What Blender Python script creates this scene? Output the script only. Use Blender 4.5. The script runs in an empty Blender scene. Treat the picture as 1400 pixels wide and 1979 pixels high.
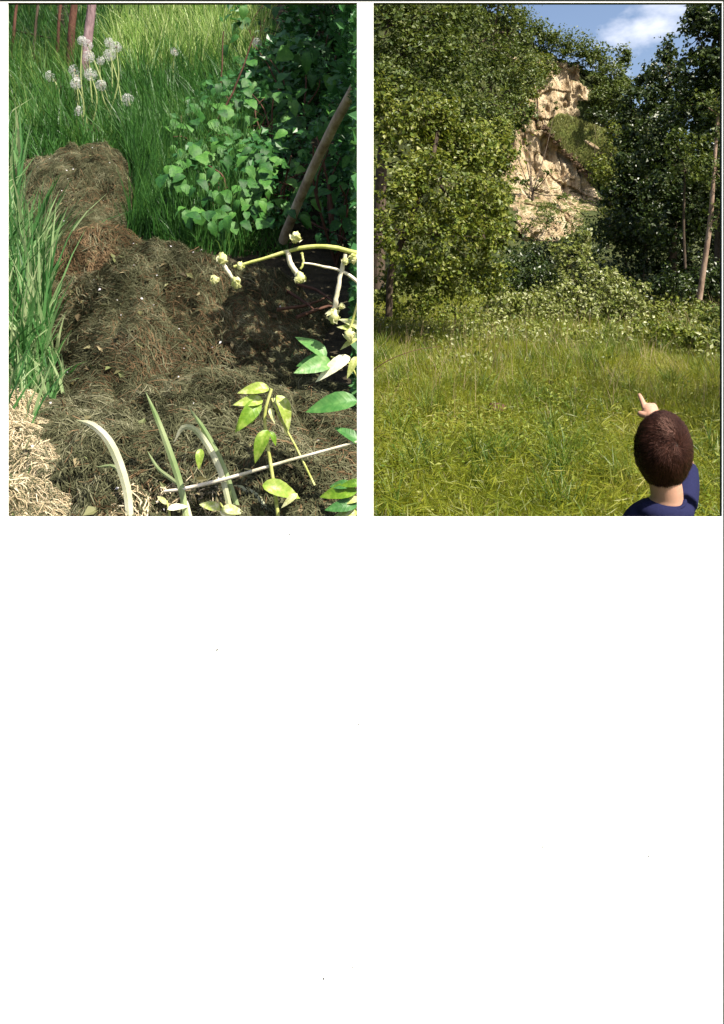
import bpy, bmesh, math, random
import numpy as np
from mathutils import Vector, Matrix, Quaternion

random.seed(7)
rng = np.random.default_rng(11)
R = math.radians
scene = bpy.context.scene
col = scene.collection

# ------------------------------------------------------------------ camera
F = 1400.0          # focal length in photograph pixels
CX, HY = 700.0, 560.0   # principal column and eye-level row
EYE = 1.5
cam_d = bpy.data.cameras.new('camera')
cam = bpy.data.objects.new('camera', cam_d); col.objects.link(cam)
cam.location = (0, 0, EYE); cam.rotation_euler = (R(90), 0, 0)
cam_d.sensor_fit = 'HORIZONTAL'; cam_d.sensor_width = 36; cam_d.lens = 36
cam_d.shift_y = -(990 - HY) / 1400
cam_d.clip_start = 0.05; cam_d.clip_end = 3000
scene.camera = cam

# ------------------------------------------------------------------ sky + sun
SUN_AZ, SUN_EL = 47, 53      # degrees: towards +X from behind the camera, elevation
sv = Vector((math.sin(R(SUN_AZ)) * math.cos(R(SUN_EL)), -math.cos(R(SUN_AZ)) * math.cos(R(SUN_EL)), math.sin(R(SUN_EL))))
world = bpy.data.worlds.new('World'); scene.world = world; world.use_nodes = True
nt = world.node_tree; nt.nodes.clear()
wo = nt.nodes.new('ShaderNodeOutputWorld'); bg = nt.nodes.new('ShaderNodeBackground')
sky = nt.nodes.new('ShaderNodeTexSky'); sky.sky_type = 'NISHITA'; sky.sun_disc = False
sky.sun_elevation = R(SUN_EL); sky.sun_rotation = R(180 - SUN_AZ)
sky.air_density = 0.9; sky.dust_density = 3.2; sky.ozone_density = 1.2
bg.inputs['Strength'].default_value = 0.085
tc = nt.nodes.new('ShaderNodeTexCoord')
mp = nt.nodes.new('ShaderNodeMapping'); mp.inputs['Location'].default_value = (0.42, 0.0, 0.1); mp.inputs['Scale'].default_value = (1, 1, 1.7); mp.inputs['Rotation'].default_value = (0, 0, R(6.5))
cn = nt.nodes.new('ShaderNodeTexNoise'); cn.inputs['Scale'].default_value = 5.2; cn.inputs['Detail'].default_value = 6; cn.inputs['Roughness'].default_value = 0.55
cr = nt.nodes.new('ShaderNodeValToRGB'); cr.color_ramp.elements[0].position = 0.56; cr.color_ramp.elements[1].position = 0.76
cr.color_ramp.elements[1].color = (0.75, 0.75, 0.75, 1)
mx = nt.nodes.new('ShaderNodeMix'); mx.data_type = 'RGBA'
mx.inputs['B'].default_value = (9.5, 9.2, 9.4, 1)
nt.links.new(tc.outputs['Generated'], mp.inputs['Vector']); nt.links.new(mp.outputs[0], cn.inputs['Vector'])
nt.links.new(cn.outputs['Fac'], cr.inputs['Fac']); nt.links.new(cr.outputs['Color'], mx.inputs['Factor'])
nt.links.new(sky.outputs[0], mx.inputs['A']); nt.links.new(mx.outputs['Result'], bg.inputs['Color']); nt.links.new(bg.outputs[0], wo.inputs['Surface'])

sun_d = bpy.data.lights.new('sun', 'SUN'); sun_d.energy = 5.0; sun_d.angle = R(0.53); sun_d.color = (1.0, 0.93, 0.80)
sun = bpy.data.objects.new('sun', sun_d); col.objects.link(sun)
sun.rotation_euler = (-sv).to_track_quat('-Z', 'Y').to_euler(); sun.location = sv * 60

vs = scene.view_settings
vs.view_transform = 'Standard'; vs.look = 'None'; vs.exposure = 1.3; vs.gamma = 1.0; vs.use_curve_mapping = False
scene.cycles.use_denoising = True
scene.cycles.max_bounces = 6; scene.cycles.diffuse_bounces = 2; scene.cycles.transmission_bounces = 4
scene.cycles.use_adaptive_sampling = True; scene.cycles.adaptive_threshold = 0.01

# ------------------------------------------------------------------ helpers
def P(px, py, d):
    return np.array([(px - CX) / F * d, d, EYE + (HY - py) / F * d])

def tag(o, label=None, cat=None, group=None, kind=None):
    if label: o['label'] = label
    if cat: o['category'] = cat
    if group: o['group'] = group
    if kind: o['kind'] = kind
    return o

def empty(name, loc=(0, 0, 0)):
    o = bpy.data.objects.new(name, None); col.objects.link(o); o.location = loc; o.empty_display_size = 0.1
    return o

def mesh_np(name, V, faces, smooth=False):
    """faces: list of (M,k) int arrays"""
    me = bpy.data.meshes.new(name)
    V = np.asarray(V, dtype=np.float32)
    faces = [np.asarray(f, dtype=np.int32) for f in faces if len(f)]
    me.vertices.add(len(V)); me.vertices.foreach_set('co', V.ravel())
    nl = sum(f.size for f in faces); npoly = sum(len(f) for f in faces)
    me.loops.add(nl); me.loops.foreach_set('vertex_index', np.concatenate([f.ravel() for f in faces]))
    starts, tot = [], 0
    for f in faces:
        starts.append(np.arange(len(f), dtype=np.int32) * f.shape[1] + tot); tot += f.size
    me.polygons.add(npoly); me.polygons.foreach_set('loop_start', np.concatenate(starts))
    me.polygons.foreach_set('use_smooth', np.full(npoly, bool(smooth)))
    me.update(calc_edges=True); me.validate()
    return me

class Geo:
    def __init__(s): s.V = []; s.F = {3: [], 4: []}; s.n = 0
    def add(s, V, F):
        V = np.asarray(V, float).reshape(-1, 3); F = np.asarray(F, int)
        s.V.append(V); s.F[F.shape[1]].append(F + s.n); s.n += len(V); return s
    def obj(s, name, mat, parent=None, smooth=False, origin=None):
        V = np.concatenate(s.V)
        if origin is not None: V = V - np.asarray(origin)
        me = mesh_np(name, V, [np.concatenate(f) for f in s.F.values() if f], smooth)
        me.materials.append(mat)
        o = bpy.data.objects.new(name, me); col.objects.link(o)
        if parent is not None: o.parent = parent
        elif origin is not None: o.location = origin
        return o

def hash2(ix, iy, iz, seed):
    h = (ix * 374761393 + iy * 668265263 + iz * 2147483647 + seed * 1274126177) & 0xffffffff
    h = ((h ^ (h >> 13)) * 1274126177) & 0xffffffff
    return ((h ^ (h >> 16)) & 0xffff) / 65535.0

def vnoise(p, scale=1.0, seed=0):
    p = np.asarray(p, float) * scale + 1000.0
    i = np.floor(p).astype(np.int64); f = p - i; f = f * f * (3 - 2 * f)
    r = 0
    for a in (0, 1):
        for b in (0, 1):
            for c in (0, 1):
                w = (f[..., 0] if a else 1 - f[..., 0]) * (f[..., 1] if b else 1 - f[..., 1]) * (f[..., 2] if c else 1 - f[..., 2])
                r = r + w * hash2(i[..., 0] + a, i[..., 1] + b, i[..., 2] + c, seed)
    return r * 2 - 1

def fbm(p, scale, octv=4, seed=0, gain=0.5):
    r, a = 0, 1.0
    for k in range(octv):
        r = r + a * vnoise(p, scale * 2 ** k, seed + k * 17); a *= gain
    return r

def smooth_path(pts, n):
    """Catmull-Rom through pts (k,3) -> (n,3)"""
    p = np.asarray(pts, float)
    if len(p) == 2:
        t = np.linspace(0, 1, n)[:, None]; return p[0] * (1 - t) + p[1] * t
    q = np.vstack([2 * p[0] - p[1], p, 2 * p[-1] - p[-2]])
    out = []
    for t in np.linspace(0, len(p) - 1 - 1e-9, n):
        i = int(t); u = t - i
        a, b, c, d = q[i], q[i + 1], q[i + 2], q[i + 3]
        out.append(0.5 * (2 * b + (c - a) * u + (2 * a - 5 * b + 4 * c - d) * u * u + (3 * b - a - 3 * c + d) * u ** 3))
    return np.array(out)

def tube(g, pts, rad, sides=6, cap=True):
    p = np.asarray(pts, float); n = len(p)
    rad = np.interp(np.linspace(0, 1, n), np.linspace(0, 1, len(rad)), rad) if np.ndim(rad) else np.full(n, rad)
    t = np.gradient(p, axis=0); t /= np.linalg.norm(t, axis=1)[:, None] + 1e-12
    up = np.array([0.31, 0.17, 0.93]); 
    if abs(t[0] @ up) > 0.9: up = np.array([1.0, 0.1, 0.0])
    V = []
    u = np.cross(t[0], up); u /= np.linalg.norm(u)
    for i in range(n):
        u = u - (u @ t[i]) * t[i]; u /= np.linalg.norm(u) + 1e-12
        w = np.cross(t[i], u)
        a = np.arange(sides) * 2 * math.pi / sides
        V.append(p[i] + rad[i] * (np.cos(a)[:, None] * u + np.sin(a)[:, None] * w))
    V = np.concatenate(V)
    i, j = np.meshgrid(np.arange(n - 1), np.arange(sides), indexing='ij')
    j2 = (j + 1) % sides
    g.add(V, np.stack([i * sides + j, i * sides + j2, (i + 1) * sides + j2, (i + 1) * sides + j], -1).reshape(-1, 4))
    if cap:
        V2 = np.vstack([V[:sides], p[0], V[-sides:], p[-1]])
        k = np.arange(sides); k2 = (k + 1) % sides
        g.add(V2, np.vstack([np.stack([k2, k, np.full(sides, sides)], -1),
                             np.stack([k + sides + 1, k2 + sides + 1, np.full(sides, 2 * sides + 1)], -1)]))

def ball(g, c, r, seg=10, ring=7, squash=(1, 1, 1), lump=0, seed=0):
    th = np.linspace(0, math.pi, ring + 1); ph = np.arange(seg) * 2 * math.pi / seg
    T, Ph = np.meshgrid(th, ph, indexing='ij')
    N = np.stack([np.sin(T) * np.cos(Ph), np.sin(T) * np.sin(Ph), np.cos(T)], -1).reshape(-1, 3)
    rr = r * (1 + lump * vnoise(N, 2.3, seed))[:, None]
    V = np.asarray(c) + N * rr * np.asarray(squash)
    i, j = np.meshgrid(np.arange(ring), np.arange(seg), indexing='ij'); j2 = (j + 1) % seg
    g.add(V, np.stack([i * seg + j, (i + 1) * seg + j, (i + 1) * seg + j2, i * seg + j2], -1).reshape(-1, 4))

def nrm(v): return v / (np.linalg.norm(v, axis=-1, keepdims=True) + 1e-12)

def add_leaves(g, C, N, D, L, W, fold=0.25):
    """many 2-triangle folded leaves; C centre, N normal, D direction of the tip"""
    D = nrm(D - (D * N).sum(-1, keepdims=True) * N); S = np.cross(N, D)
    L = np.asarray(L)[:, None]; W = np.asarray(W)[:, None]
    a = C - D * L * 0.5; b = C + D * L * 0.5
    l = C - D * L * 0.08 + S * W * 0.5 + N * W * fold; r = C - D * L * 0.08 - S * W * 0.5 + N * W * fold
    V = np.stack([a, r, b, l], 1).reshape(-1, 3)
    k = np.arange(len(C))[:, None] * 4
    g.add(V, np.vstack([k + [0, 1, 2], k + [0, 2, 3]]))

def add_blades(g, B, H, lean, W, bend=0.5, seg=3, twist=None):
    """grass blades: B base (n,3), H height, lean (n,2) horizontal lean vector in units of height, W width"""
    n = len(B)
    ang = rng.uniform(0, math.pi, n) if twist is None else twist
    S = np.stack([np.cos(ang), np.sin(ang), np.zeros(n)], -1)
    t = np.linspace(0, 1, seg + 1)
    V = np.zeros((n, seg + 1, 2, 3))
    drop = (lean ** 2).sum(-1)
    for k, u in enumerate(t):
        p = B.copy()
        p[:, :2] += lean * (H * (u * (1 - bend) + bend * u * u))[:, None]
        p[:, 2] += H * (u - 0.35 * np.minimum(drop, 1.6) * u * u * u)
        w = (W * (1 - u ** 1.6) * 0.5 + W * 0.03)[:, None]
        V[:, k, 0] = p - S * w; V[:, k, 1] = p + S * w
    k = np.arange(n)[:, None, None] * (2 * (seg + 1)) + (np.arange(seg) * 2)[None, :, None]
    g.add(V.reshape(-1, 3), (k + np.array([0, 1, 3, 2])).reshape(-1, 4))

def rand_dirs(n):
    return nrm(rng.normal(size=(n, 3)))

# ------------------------------------------------------------------ materials
MATS = {}
def new_mat(name):
    m = bpy.data.materials.new(name); m.use_nodes = True
    for n in list(m.node_tree.nodes): m.node_tree.nodes.remove(n)
    MATS[name] = m
    return m, m.node_tree.nodes, m.node_tree.links

def ramp_node(N, cols, pos=None):
    r = N.new('ShaderNodeValToRGB'); e = r.color_ramp.elements
    pos = pos or [i / (len(cols) - 1) for i in range(len(cols))]
    while len(e) < len(cols): e.new(0.5)
    for i, c in enumerate(cols):
        e[i].position = pos[i]; e[i].color = (*c, 1)
    return r

def leaf_mat(name, cols, trans=0.35, rough=0.45, spec=0.35, pos=None, patch=None):
    m, N, L = new_mat(name)
    geo = N.new('ShaderNodeNewGeometry'); rp = ramp_node(N, cols, pos)
    if patch:
        tcn = N.new('ShaderNodeNewGeometry'); no = N.new('ShaderNodeTexNoise'); no.inputs['Scale'].default_value = patch; no.inputs['Detail'].default_value = 3
        L.new(tcn.outputs['Position'], no.inputs['Vector'])
        ma = N.new('ShaderNodeMath'); ma.operation = 'MULTIPLY_ADD'; ma.inputs[1].default_value = 0.55
        mb = N.new('ShaderNodeMapRange'); mb.inputs['From Min'].default_value = 0.3; mb.inputs['From Max'].default_value = 0.7; mb.inputs['To Min'].default_value = 0.0; mb.inputs['To Max'].default_value = 0.45
        L.new(no.outputs['Fac'], mb.inputs['Value'])
        L.new(geo.outputs['Random Per Island'], ma.inputs[0]); L.new(mb.outputs[0], ma.inputs[2]); L.new(ma.outputs[0], rp.inputs['Fac'])
    else:
        L.new(geo.outputs['Random Per Island'], rp.inputs['Fac'])
    pb = N.new('ShaderNodeBsdfPrincipled'); pb.inputs['Roughness'].default_value = rough; pb.inputs['Specular IOR Level'].default_value = spec
    tr = N.new('ShaderNodeBsdfTranslucent'); mx = N.new('ShaderNodeMixShader'); mx.inputs[0].default_value = trans
    hs = N.new('ShaderNodeHueSaturation'); hs.inputs['Hue'].default_value = 0.485; hs.inputs['Value'].default_value = 1.3
    out = N.new('ShaderNodeOutputMaterial')
    L.new(rp.outputs[0], pb.inputs['Base Color']); L.new(rp.outputs[0], hs.inputs['Color']); L.new(hs.outputs[0], tr.inputs['Color'])
    L.new(pb.outputs[0], mx.inputs[1]); L.new(tr.outputs[0], mx.inputs[2]); L.new(mx.outputs[0], out.inputs['Surface'])
    return m

def vein_mat(name, cols, trans=0.3, rough=0.5, vein=0.10, pos=None):
    """leaf blade in object space: tip along +Y, midrib on X = 0; tone differs per leaf and over the blade"""
    m, N, L = new_mat(name)
    tc_ = N.new('ShaderNodeTexCoord'); sp = N.new('ShaderNodeSeparateXYZ'); L.new(tc_.outputs['Object'], sp.inputs[0])
    def M(op, a, b=None, c=None):
        n = N.new('ShaderNodeMath'); n.operation = op
        for k, v in enumerate((a, b, c)):
            if v is None: continue
            if isinstance(v, (int, float)): n.inputs[k].default_value = v
            else: L.new(v, n.inputs[k])
        return n.outputs[0]
    ax = M('ABSOLUTE', sp.outputs['X'])
    v_ = M('SUBTRACT', sp.outputs['Y'], M('MULTIPLY', ax, 0.8))
    side = M('POWER', M('ABSOLUTE', M('SINE', M('MULTIPLY', v_, 24.0))), 8.0)      # broad fields between side veins
    veins = M('SUBTRACT', 1.0, M('ABSOLUTE', M('SINE', M('MULTIPLY', v_, 24.0))))
    vl = M('POWER', veins, 5.0)
    mid = M('LESS_THAN', ax, 0.014)
    vm = M('MAXIMUM', vl, mid)
    no = N.new('ShaderNodeTexNoise'); no.inputs['Scale'].default_value = 4.5; no.inputs['Detail'].default_value = 5; L.new(tc_.outputs['Object'], no.inputs['Vector'])
    oi = N.new('ShaderNodeObjectInfo'); fac = M('ADD', M('MULTIPLY', M('SUBTRACT', no.outputs['Fac'], 0.5), 1.3), M('ADD', M('MULTIPLY', oi.outputs['Random'], 0.7), 0.12))
    rp = ramp_node(N, cols, pos); L.new(fac, rp.inputs['Fac'])
    hv = N.new('ShaderNodeHueSaturation'); hv.inputs['Saturation'].default_value = 1.05
    L.new(M('ADD', M('MULTIPLY', vm, vein), 0.92), hv.inputs['Value']); L.new(rp.outputs[0], hv.inputs['Color'])
    pb = N.new('ShaderNodeBsdfPrincipled'); pb.inputs['Roughness'].default_value = rough; pb.inputs['Specular IOR Level'].default_value = 0.35
    bp = N.new('ShaderNodeBump'); bp.inputs['Strength'].default_value = 0.12; bp.inputs['Distance'].default_value = 0.001; L.new(M('ADD', side, no.outputs['Fac']), bp.inputs['Height']); L.new(bp.outputs[0], pb.inputs['Normal'])
    tr = N.new('ShaderNodeBsdfTranslucent'); mx_ = N.new('ShaderNodeMixShader'); mx_.inputs[0].default_value = trans; out_ = N.new('ShaderNodeOutputMaterial')
    L.new(hv.outputs[0], pb.inputs['Base Color']); L.new(hv.outputs[0], tr.inputs['Color']); L.new(pb.outputs[0], mx_.inputs[1]); L.new(tr.outputs[0], mx_.inputs[2]); L.new(mx_.outputs[0], out_.inputs['Surface'])
    return m

def rough_mat(name, cols, scale=8, rough=0.9, bump=0.4, pos=None, detail=8, stretch=(1, 1, 1), spec=0.2, dist=0.02):
    m, N, L = new_mat(name)
    tcn = N.new('ShaderNodeTexCoord'); mpn = N.new('ShaderNodeMapping'); mpn.inputs['Scale'].default_value = stretch
    no = N.new('ShaderNodeTexNoise'); no.inputs['Scale'].default_value = scale; no.inputs['Detail'].default_value = detail; no.inputs['Roughness'].default_value = 0.65
    rp = ramp_node(N, cols, pos or [0.3 + 0.4 * i / (len(cols) - 1) for i in range(len(cols))])
    pb = N.new('ShaderNodeBsdfPrincipled'); pb.inputs['Roughness'].default_value = rough; pb.inputs['Specular IOR Level'].default_value = spec
    bp = N.new('ShaderNodeBump'); bp.inputs['Strength'].default_value = bump; bp.inputs['Distance'].default_value = dist
    out = N.new('ShaderNodeOutputMaterial')
    L.new(tcn.outputs['Object'], mpn.inputs['Vector']); L.new(mpn.outputs[0], no.inputs['Vector'])
    L.new(no.outputs['Fac'], rp.inputs['Fac']); L.new(rp.outputs[0], pb.inputs['Base Color'])
    L.new(no.outputs['Fac'], bp.inputs['Height']); L.new(bp.outputs[0], pb.inputs['Normal']); L.new(pb.outputs[0], out.inputs['Surface'])
    return m

M_page = rough_mat('paper', [(0.90, 0.90, 0.90), (0.92, 0.92, 0.92)], 60, 0.85, 0.0, spec=0.0)
M_lid_shadow = rough_mat('lid_shadow_paint', [(0.004, 0.006, 0.006), (0.010, 0.014, 0.013)], 90, 0.8, 0.0)  # shadow of the scanner lid put into a near-black colour
M_soil = rough_mat('soil', [(0.012, 0.010, 0.006), (0.035, 0.028, 0.017), (0.06, 0.05, 0.03)], 30, 0.95, 0.6)
M_meadow_soil = rough_mat('meadow_soil', [(0.045, 0.06, 0.012), (0.075, 0.09, 0.02), (0.10, 0.09, 0.035)], 3, 0.95, 0.5)
M_heap = rough_mat('clippings_base', [(0.006, 0.006, 0.003), (0.020, 0.018, 0.008), (0.04, 0.036, 0.018)], 38, 0.95, 0.9, dist=0.01)
M_bark = rough_mat('bark', [(0.02, 0.014, 0.009), (0.06, 0.043, 0.03), (0.10, 0.075, 0.055)], 14, 0.9, 0.8, stretch=(1, 1, 0.25))
M_bark_red = rough_mat('red_bark', [(0.02, 0.010, 0.008), (0.07, 0.03, 0.02), (0.14, 0.065, 0.045)], 26, 0.85, 0.5, stretch=(1, 1, 0.3))
M_bark_pink = rough_mat('pink_bark', [(0.05, 0.035, 0.035), (0.20, 0.13, 0.14), (0.30, 0.22, 0.23)], 26, 0.8, 0.4, stretch=(1, 1, 0.4))
M_bark_pale = rough_mat('pale_bark', [(0.06, 0.04, 0.03), (0.22, 0.15, 0.11), (0.30, 0.23, 0.18)], 9, 0.85, 0.5, stretch=(1, 1, 0.5))
M_wood = rough_mat('dead_wood', [(0.07, 0.048, 0.035), (0.30, 0.23, 0.18), (0.48, 0.40, 0.33)], 20, 0.9, 0.6, stretch=(1, 1, 0.2))
M_cane = rough_mat('cane', [(0.045, 0.02, 0.014), (0.12, 0.06, 0.04)], 20, 0.8, 0.3)

# grass and leaves
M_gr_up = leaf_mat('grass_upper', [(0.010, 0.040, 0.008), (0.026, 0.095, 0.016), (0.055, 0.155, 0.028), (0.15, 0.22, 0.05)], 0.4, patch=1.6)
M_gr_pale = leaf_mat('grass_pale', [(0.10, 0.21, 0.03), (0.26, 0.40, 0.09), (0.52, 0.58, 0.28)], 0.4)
M_gr_left = leaf_mat('grass_left', [(0.02, 0.085, 0.018), (0.06, 0.18, 0.045), (0.15, 0.28, 0.10), (0.36, 0.42, 0.22)], 0.4)
M_strand = leaf_mat('clipping_strand', [(0.012, 0.012, 0.006), (0.038, 0.040, 0.019), (0.088, 0.089, 0.048), (0.23, 0.22, 0.145)], 0.1, 0.8, 0.1, patch=9)
M_strand_red = leaf_mat('clipping_strand_brown', [(0.022, 0.014, 0.006), (0.095, 0.060, 0.030), (0.22, 0.15, 0.085)], 0.1, 0.8, 0.1, patch=9)
M_straw = leaf_mat('straw', [(0.20, 0.16, 0.09), (0.42, 0.34, 0.21), (0.62, 0.53, 0.38)], 0.15, 0.8, 0.1)
M_litter = leaf_mat('leaf_litter', [(0.03, 0.018, 0.008), (0.08, 0.06, 0.025), (0.10, 0.12, 0.04), (0.24, 0.19, 0.11)], 0.15, 0.7)
M_petal = leaf_mat('petal_litter', [(0.35, 0.33, 0.36), (0.6, 0.58, 0.6)], 0.2, 0.8, 0.1)
M_shrub = leaf_mat('shrub_leaf', [(0.018, 0.075, 0.020), (0.030, 0.115, 0.030), (0.05, 0.15, 0.035)], 0.3, 0.4)
M_fore = vein_mat('sprout_leaf', [(0.06, 0.15, 0.02), (0.15, 0.27, 0.03), (0.34, 0.42, 0.10), (0.72, 0.70, 0.48)], 0.35, 0.4)
M_fore_green = vein_mat('sprout_leaf_green', [(0.03, 0.11, 0.025), (0.06, 0.18, 0.045), (0.13, 0.27, 0.08), (0.36, 0.44, 0.24)], 0.3, 0.45)
M_fore_white = vein_mat('sprout_leaf_pale', [(0.28, 0.33, 0.08), (0.48, 0.50, 0.22), (0.66, 0.65, 0.42), (0.8, 0.78, 0.62)], 0.3, 0.5)
M_fore_pale = leaf_mat('pale_blade', [(0.22, 0.32, 0.10), (0.46, 0.50, 0.27), (0.75, 0.72, 0.55), (0.8, 0.78, 0.66)], 0.25, 0.5, patch=22)
M_fore_blade = leaf_mat('green_blade', [(0.10, 0.20, 0.06), (0.22, 0.32, 0.12), (0.40, 0.46, 0.24), (0.55, 0.58, 0.38)], 0.25, 0.5, patch=22)
M_bud = rough_mat('bud', [(0.30, 0.33, 0.08), (0.52, 0.52, 0.24), (0.66, 0.64, 0.42)], 70, 0.6, 0.5, spec=0.3, dist=0.003)
M_stem_pale = rough_mat('pale_stem', [(0.34, 0.32, 0.17), (0.55, 0.50, 0.38), (0.70, 0.62, 0.55)], 50, 0.6, 0.4, spec=0.3, dist=0.002)
M_stem_yel = rough_mat('yellow_stem', [(0.22, 0.25, 0.05), (0.38, 0.40, 0.12), (0.55, 0.53, 0.26)], 50, 0.6, 0.4, spec=0.3, dist=0.002)
M_bud_petal = leaf_mat('bud_petal', [(0.34, 0.37, 0.10), (0.55, 0.55, 0.27), (0.7, 0.68, 0.5)], 0.3, 0.5)
M_clock = leaf_mat('seed_fluff', [(0.46, 0.46, 0.45), (0.66, 0.66, 0.65)], 0.35, 0.9, 0.05)
M_clock_core = leaf_mat('seed_core', [(0.20, 0.17, 0.12), (0.25, 0.21, 0.15)], 0.0, 0.9, 0.05)
M_dstem = leaf_mat('dandelion_stem', [(0.16, 0.24, 0.05), (0.26, 0.32, 0.11), (0.42, 0.42, 0.26)], 0.2, 0.5)

M_gr_meadow = leaf_mat('grass_meadow', [(0.06, 0.10, 0.007), (0.145, 0.18, 0.012), (0.235, 0.25, 0.025), (0.40, 0.35, 0.12)], 0.48, pos=[0, 0.35, 0.75, 1], patch=0.8)
M_gr_ledge = leaf_mat('grass_ledge', [(0.10, 0.12, 0.03), (0.17, 0.19, 0.055), (0.26, 0.26, 0.10)], 0.35)
M_gr_tuft = leaf_mat('grass_tuft', [(0.03, 0.075, 0.008), (0.06, 0.12, 0.012), (0.12, 0.17, 0.02), (0.24, 0.25, 0.07)], 0.35, pos=[0, 0.4, 0.8, 1])
M_herb = leaf_mat('meadow_herb', [(0.06, 0.11, 0.008), (0.13, 0.17, 0.014), (0.22, 0.24, 0.04)], 0.3, 0.55)
M_dry = leaf_mat('dry_stalk', [(0.16, 0.11, 0.06), (0.34, 0.27, 0.16)], 0.1, 0.8)
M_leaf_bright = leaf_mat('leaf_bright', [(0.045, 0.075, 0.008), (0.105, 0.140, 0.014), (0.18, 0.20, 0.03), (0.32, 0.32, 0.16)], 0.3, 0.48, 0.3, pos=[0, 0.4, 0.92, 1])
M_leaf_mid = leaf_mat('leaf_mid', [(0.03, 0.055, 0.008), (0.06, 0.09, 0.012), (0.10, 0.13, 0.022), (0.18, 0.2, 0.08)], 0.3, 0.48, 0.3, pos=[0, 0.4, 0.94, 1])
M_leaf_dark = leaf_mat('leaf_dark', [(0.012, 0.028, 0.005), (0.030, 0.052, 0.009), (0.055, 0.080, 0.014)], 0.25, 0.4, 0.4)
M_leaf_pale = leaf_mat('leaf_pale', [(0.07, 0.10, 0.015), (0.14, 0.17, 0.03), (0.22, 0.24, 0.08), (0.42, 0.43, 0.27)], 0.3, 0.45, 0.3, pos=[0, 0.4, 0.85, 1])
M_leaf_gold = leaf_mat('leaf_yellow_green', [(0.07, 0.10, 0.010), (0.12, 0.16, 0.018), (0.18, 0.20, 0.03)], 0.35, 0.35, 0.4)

M_skin = rough_mat('skin', [(0.36, 0.195, 0.135), (0.42, 0.24, 0.17)], 12, 0.5, 0.05, spec=0.4)
M_skin.node_tree.nodes['Principled BSDF'].inputs['Subsurface Weight'].default_value = 0.15
M_skin.node_tree.nodes['Principled BSDF'].inputs['Subsurface Radius'].default_value = (0.012, 0.005, 0.003)
M_hair = leaf_mat('hair', [(0.007, 0.0026, 0.0018), (0.016, 0.006, 0.004), (0.042, 0.016, 0.011)], 0.0, 0.46, 0.32)
M_hair.node_tree.nodes['Principled BSDF'].inputs['Specular Tint'].default_value = (0.75, 0.42, 0.34, 1)
M_hair_cap = rough_mat('hair_base', [(0.010, 0.005, 0.003), (0.02, 0.009, 0.006)], 90, 0.5, 0.5)
M_shirt = rough_mat('navy_cloth', [(0.007, 0.008, 0.034), (0.011, 0.013, 0.050)], 240, 0.9, 0.25, spec=0.15, dist=0.001)
M_eye = rough_mat('eye', [(0.6, 0.6, 0.6), (0.7, 0.7, 0.7)], 5, 0.2, 0.0)
M_iris = rough_mat('iris', [(0.03, 0.015, 0.008), (0.04, 0.02, 0.01)], 5, 0.2, 0.0)
M_lip = rough_mat('lip', [(0.40, 0.17, 0.14), (0.44, 0.2, 0.16)], 12, 0.45, 0.05)

# ================================================================== LARGE STRUCTURE
# ---- meadow ground
GT_Y = [-400, 3.8, 4.8, 7.5, 10, 14, 18, 24, 40, 1500]
GT_Z = [0, 0, 0.0, 0.214, 0.5, 1.0, 1.45, 2.0, 2.2, 2.2]
def gz(x, y):
    b = np.interp(y, GT_Y, GT_Z)
    p = np.stack([np.asarray(x, float) + 0 * b, np.asarray(y, float) + 0 * b, 0 * b], -1)
    return b + 0.05 * fbm(p, 0.5, 3, 3) * np.clip((np.asarray(y) - 3) / 2, 0, 1) * np.clip((60 - np.asarray(y)) / 20, 0, 1)

def grid_faces(a, b):
    i, j = np.meshgrid(np.arange(a - 1), np.arange(b - 1), indexing='ij')
    return np.stack([i * b + j, i * b + j + 1, (i + 1) * b + j + 1, (i + 1) * b + j], -1).reshape(-1, 4)

xs = np.concatenate([[-1500, -400, -120, -50, -25], np.arange(-14, 26, 0.4), [30, 50, 120, 400, 1500]])
ys = np.concatenate([[-400, -100, -30, -8, -2], np.arange(0, 26, 0.4), [28, 32, 40, 60, 120, 400, 1500]])
Y, X = np.meshgrid(ys, xs, indexing='ij')
g = Geo(); g.add(np.stack([X, Y, gz(X, Y)], -1), grid_faces(len(ys), len(xs)))
ground = g.obj('ground', M_meadow_soil, smooth=True)
tag(ground, 'gently rising green meadow ground', kind='structure')

# ---- sandy hill with eroded cliff
m, N, L = new_mat('cliff_sand')
tcn = N.new('ShaderNodeTexCoord'); geo = N.new('ShaderNodeNewGeometry'); sep = N.new('ShaderNodeSeparateXYZ'); L.new(geo.outputs['True Normal'], sep.inputs[0])
n1 = N.new('ShaderNodeTexNoise'); n1.inputs['Scale'].default_value = 1.7; n1.inputs['Detail'].default_value = 9; n1.inputs['Roughness'].default_value = 0.68
mpn = N.new('ShaderNodeMapping'); mpn.inputs['Scale'].default_value = (1.6, 1.0, 0.6); L.new(tcn.outputs['Object'], mpn.inputs[0]); L.new(mpn.outputs[0], n1.inputs['Vector'])
sand = ramp_node(N, [(0.12, 0.075, 0.04), (0.36, 0.265, 0.16), (0.50, 0.395, 0.26), (0.56, 0.47, 0.34)], [0.32, 0.44, 0.56, 0.72]); L.new(n1.outputs['Fac'], sand.inputs[0])
n2 = N.new('ShaderNodeTexNoise'); n2.inputs['Scale'].default_value = 3.0; n2.inputs['Detail'].default_value = 6; L.new(tcn.outputs['Object'], n2.inputs['Vector'])
gcol = ramp_node(N, [(0.03, 0.045, 0.012), (0.07, 0.09, 0.02), (0.12, 0.11, 0.04)], [0.3, 0.5, 0.7]); L.new(n2.outputs['Fac'], gcol.inputs[0])
mr = N.new('ShaderNodeMapRange'); mr.inputs['From Min'].default_value = 0.88; mr.inputs['From Max'].default_value = 1.04
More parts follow.
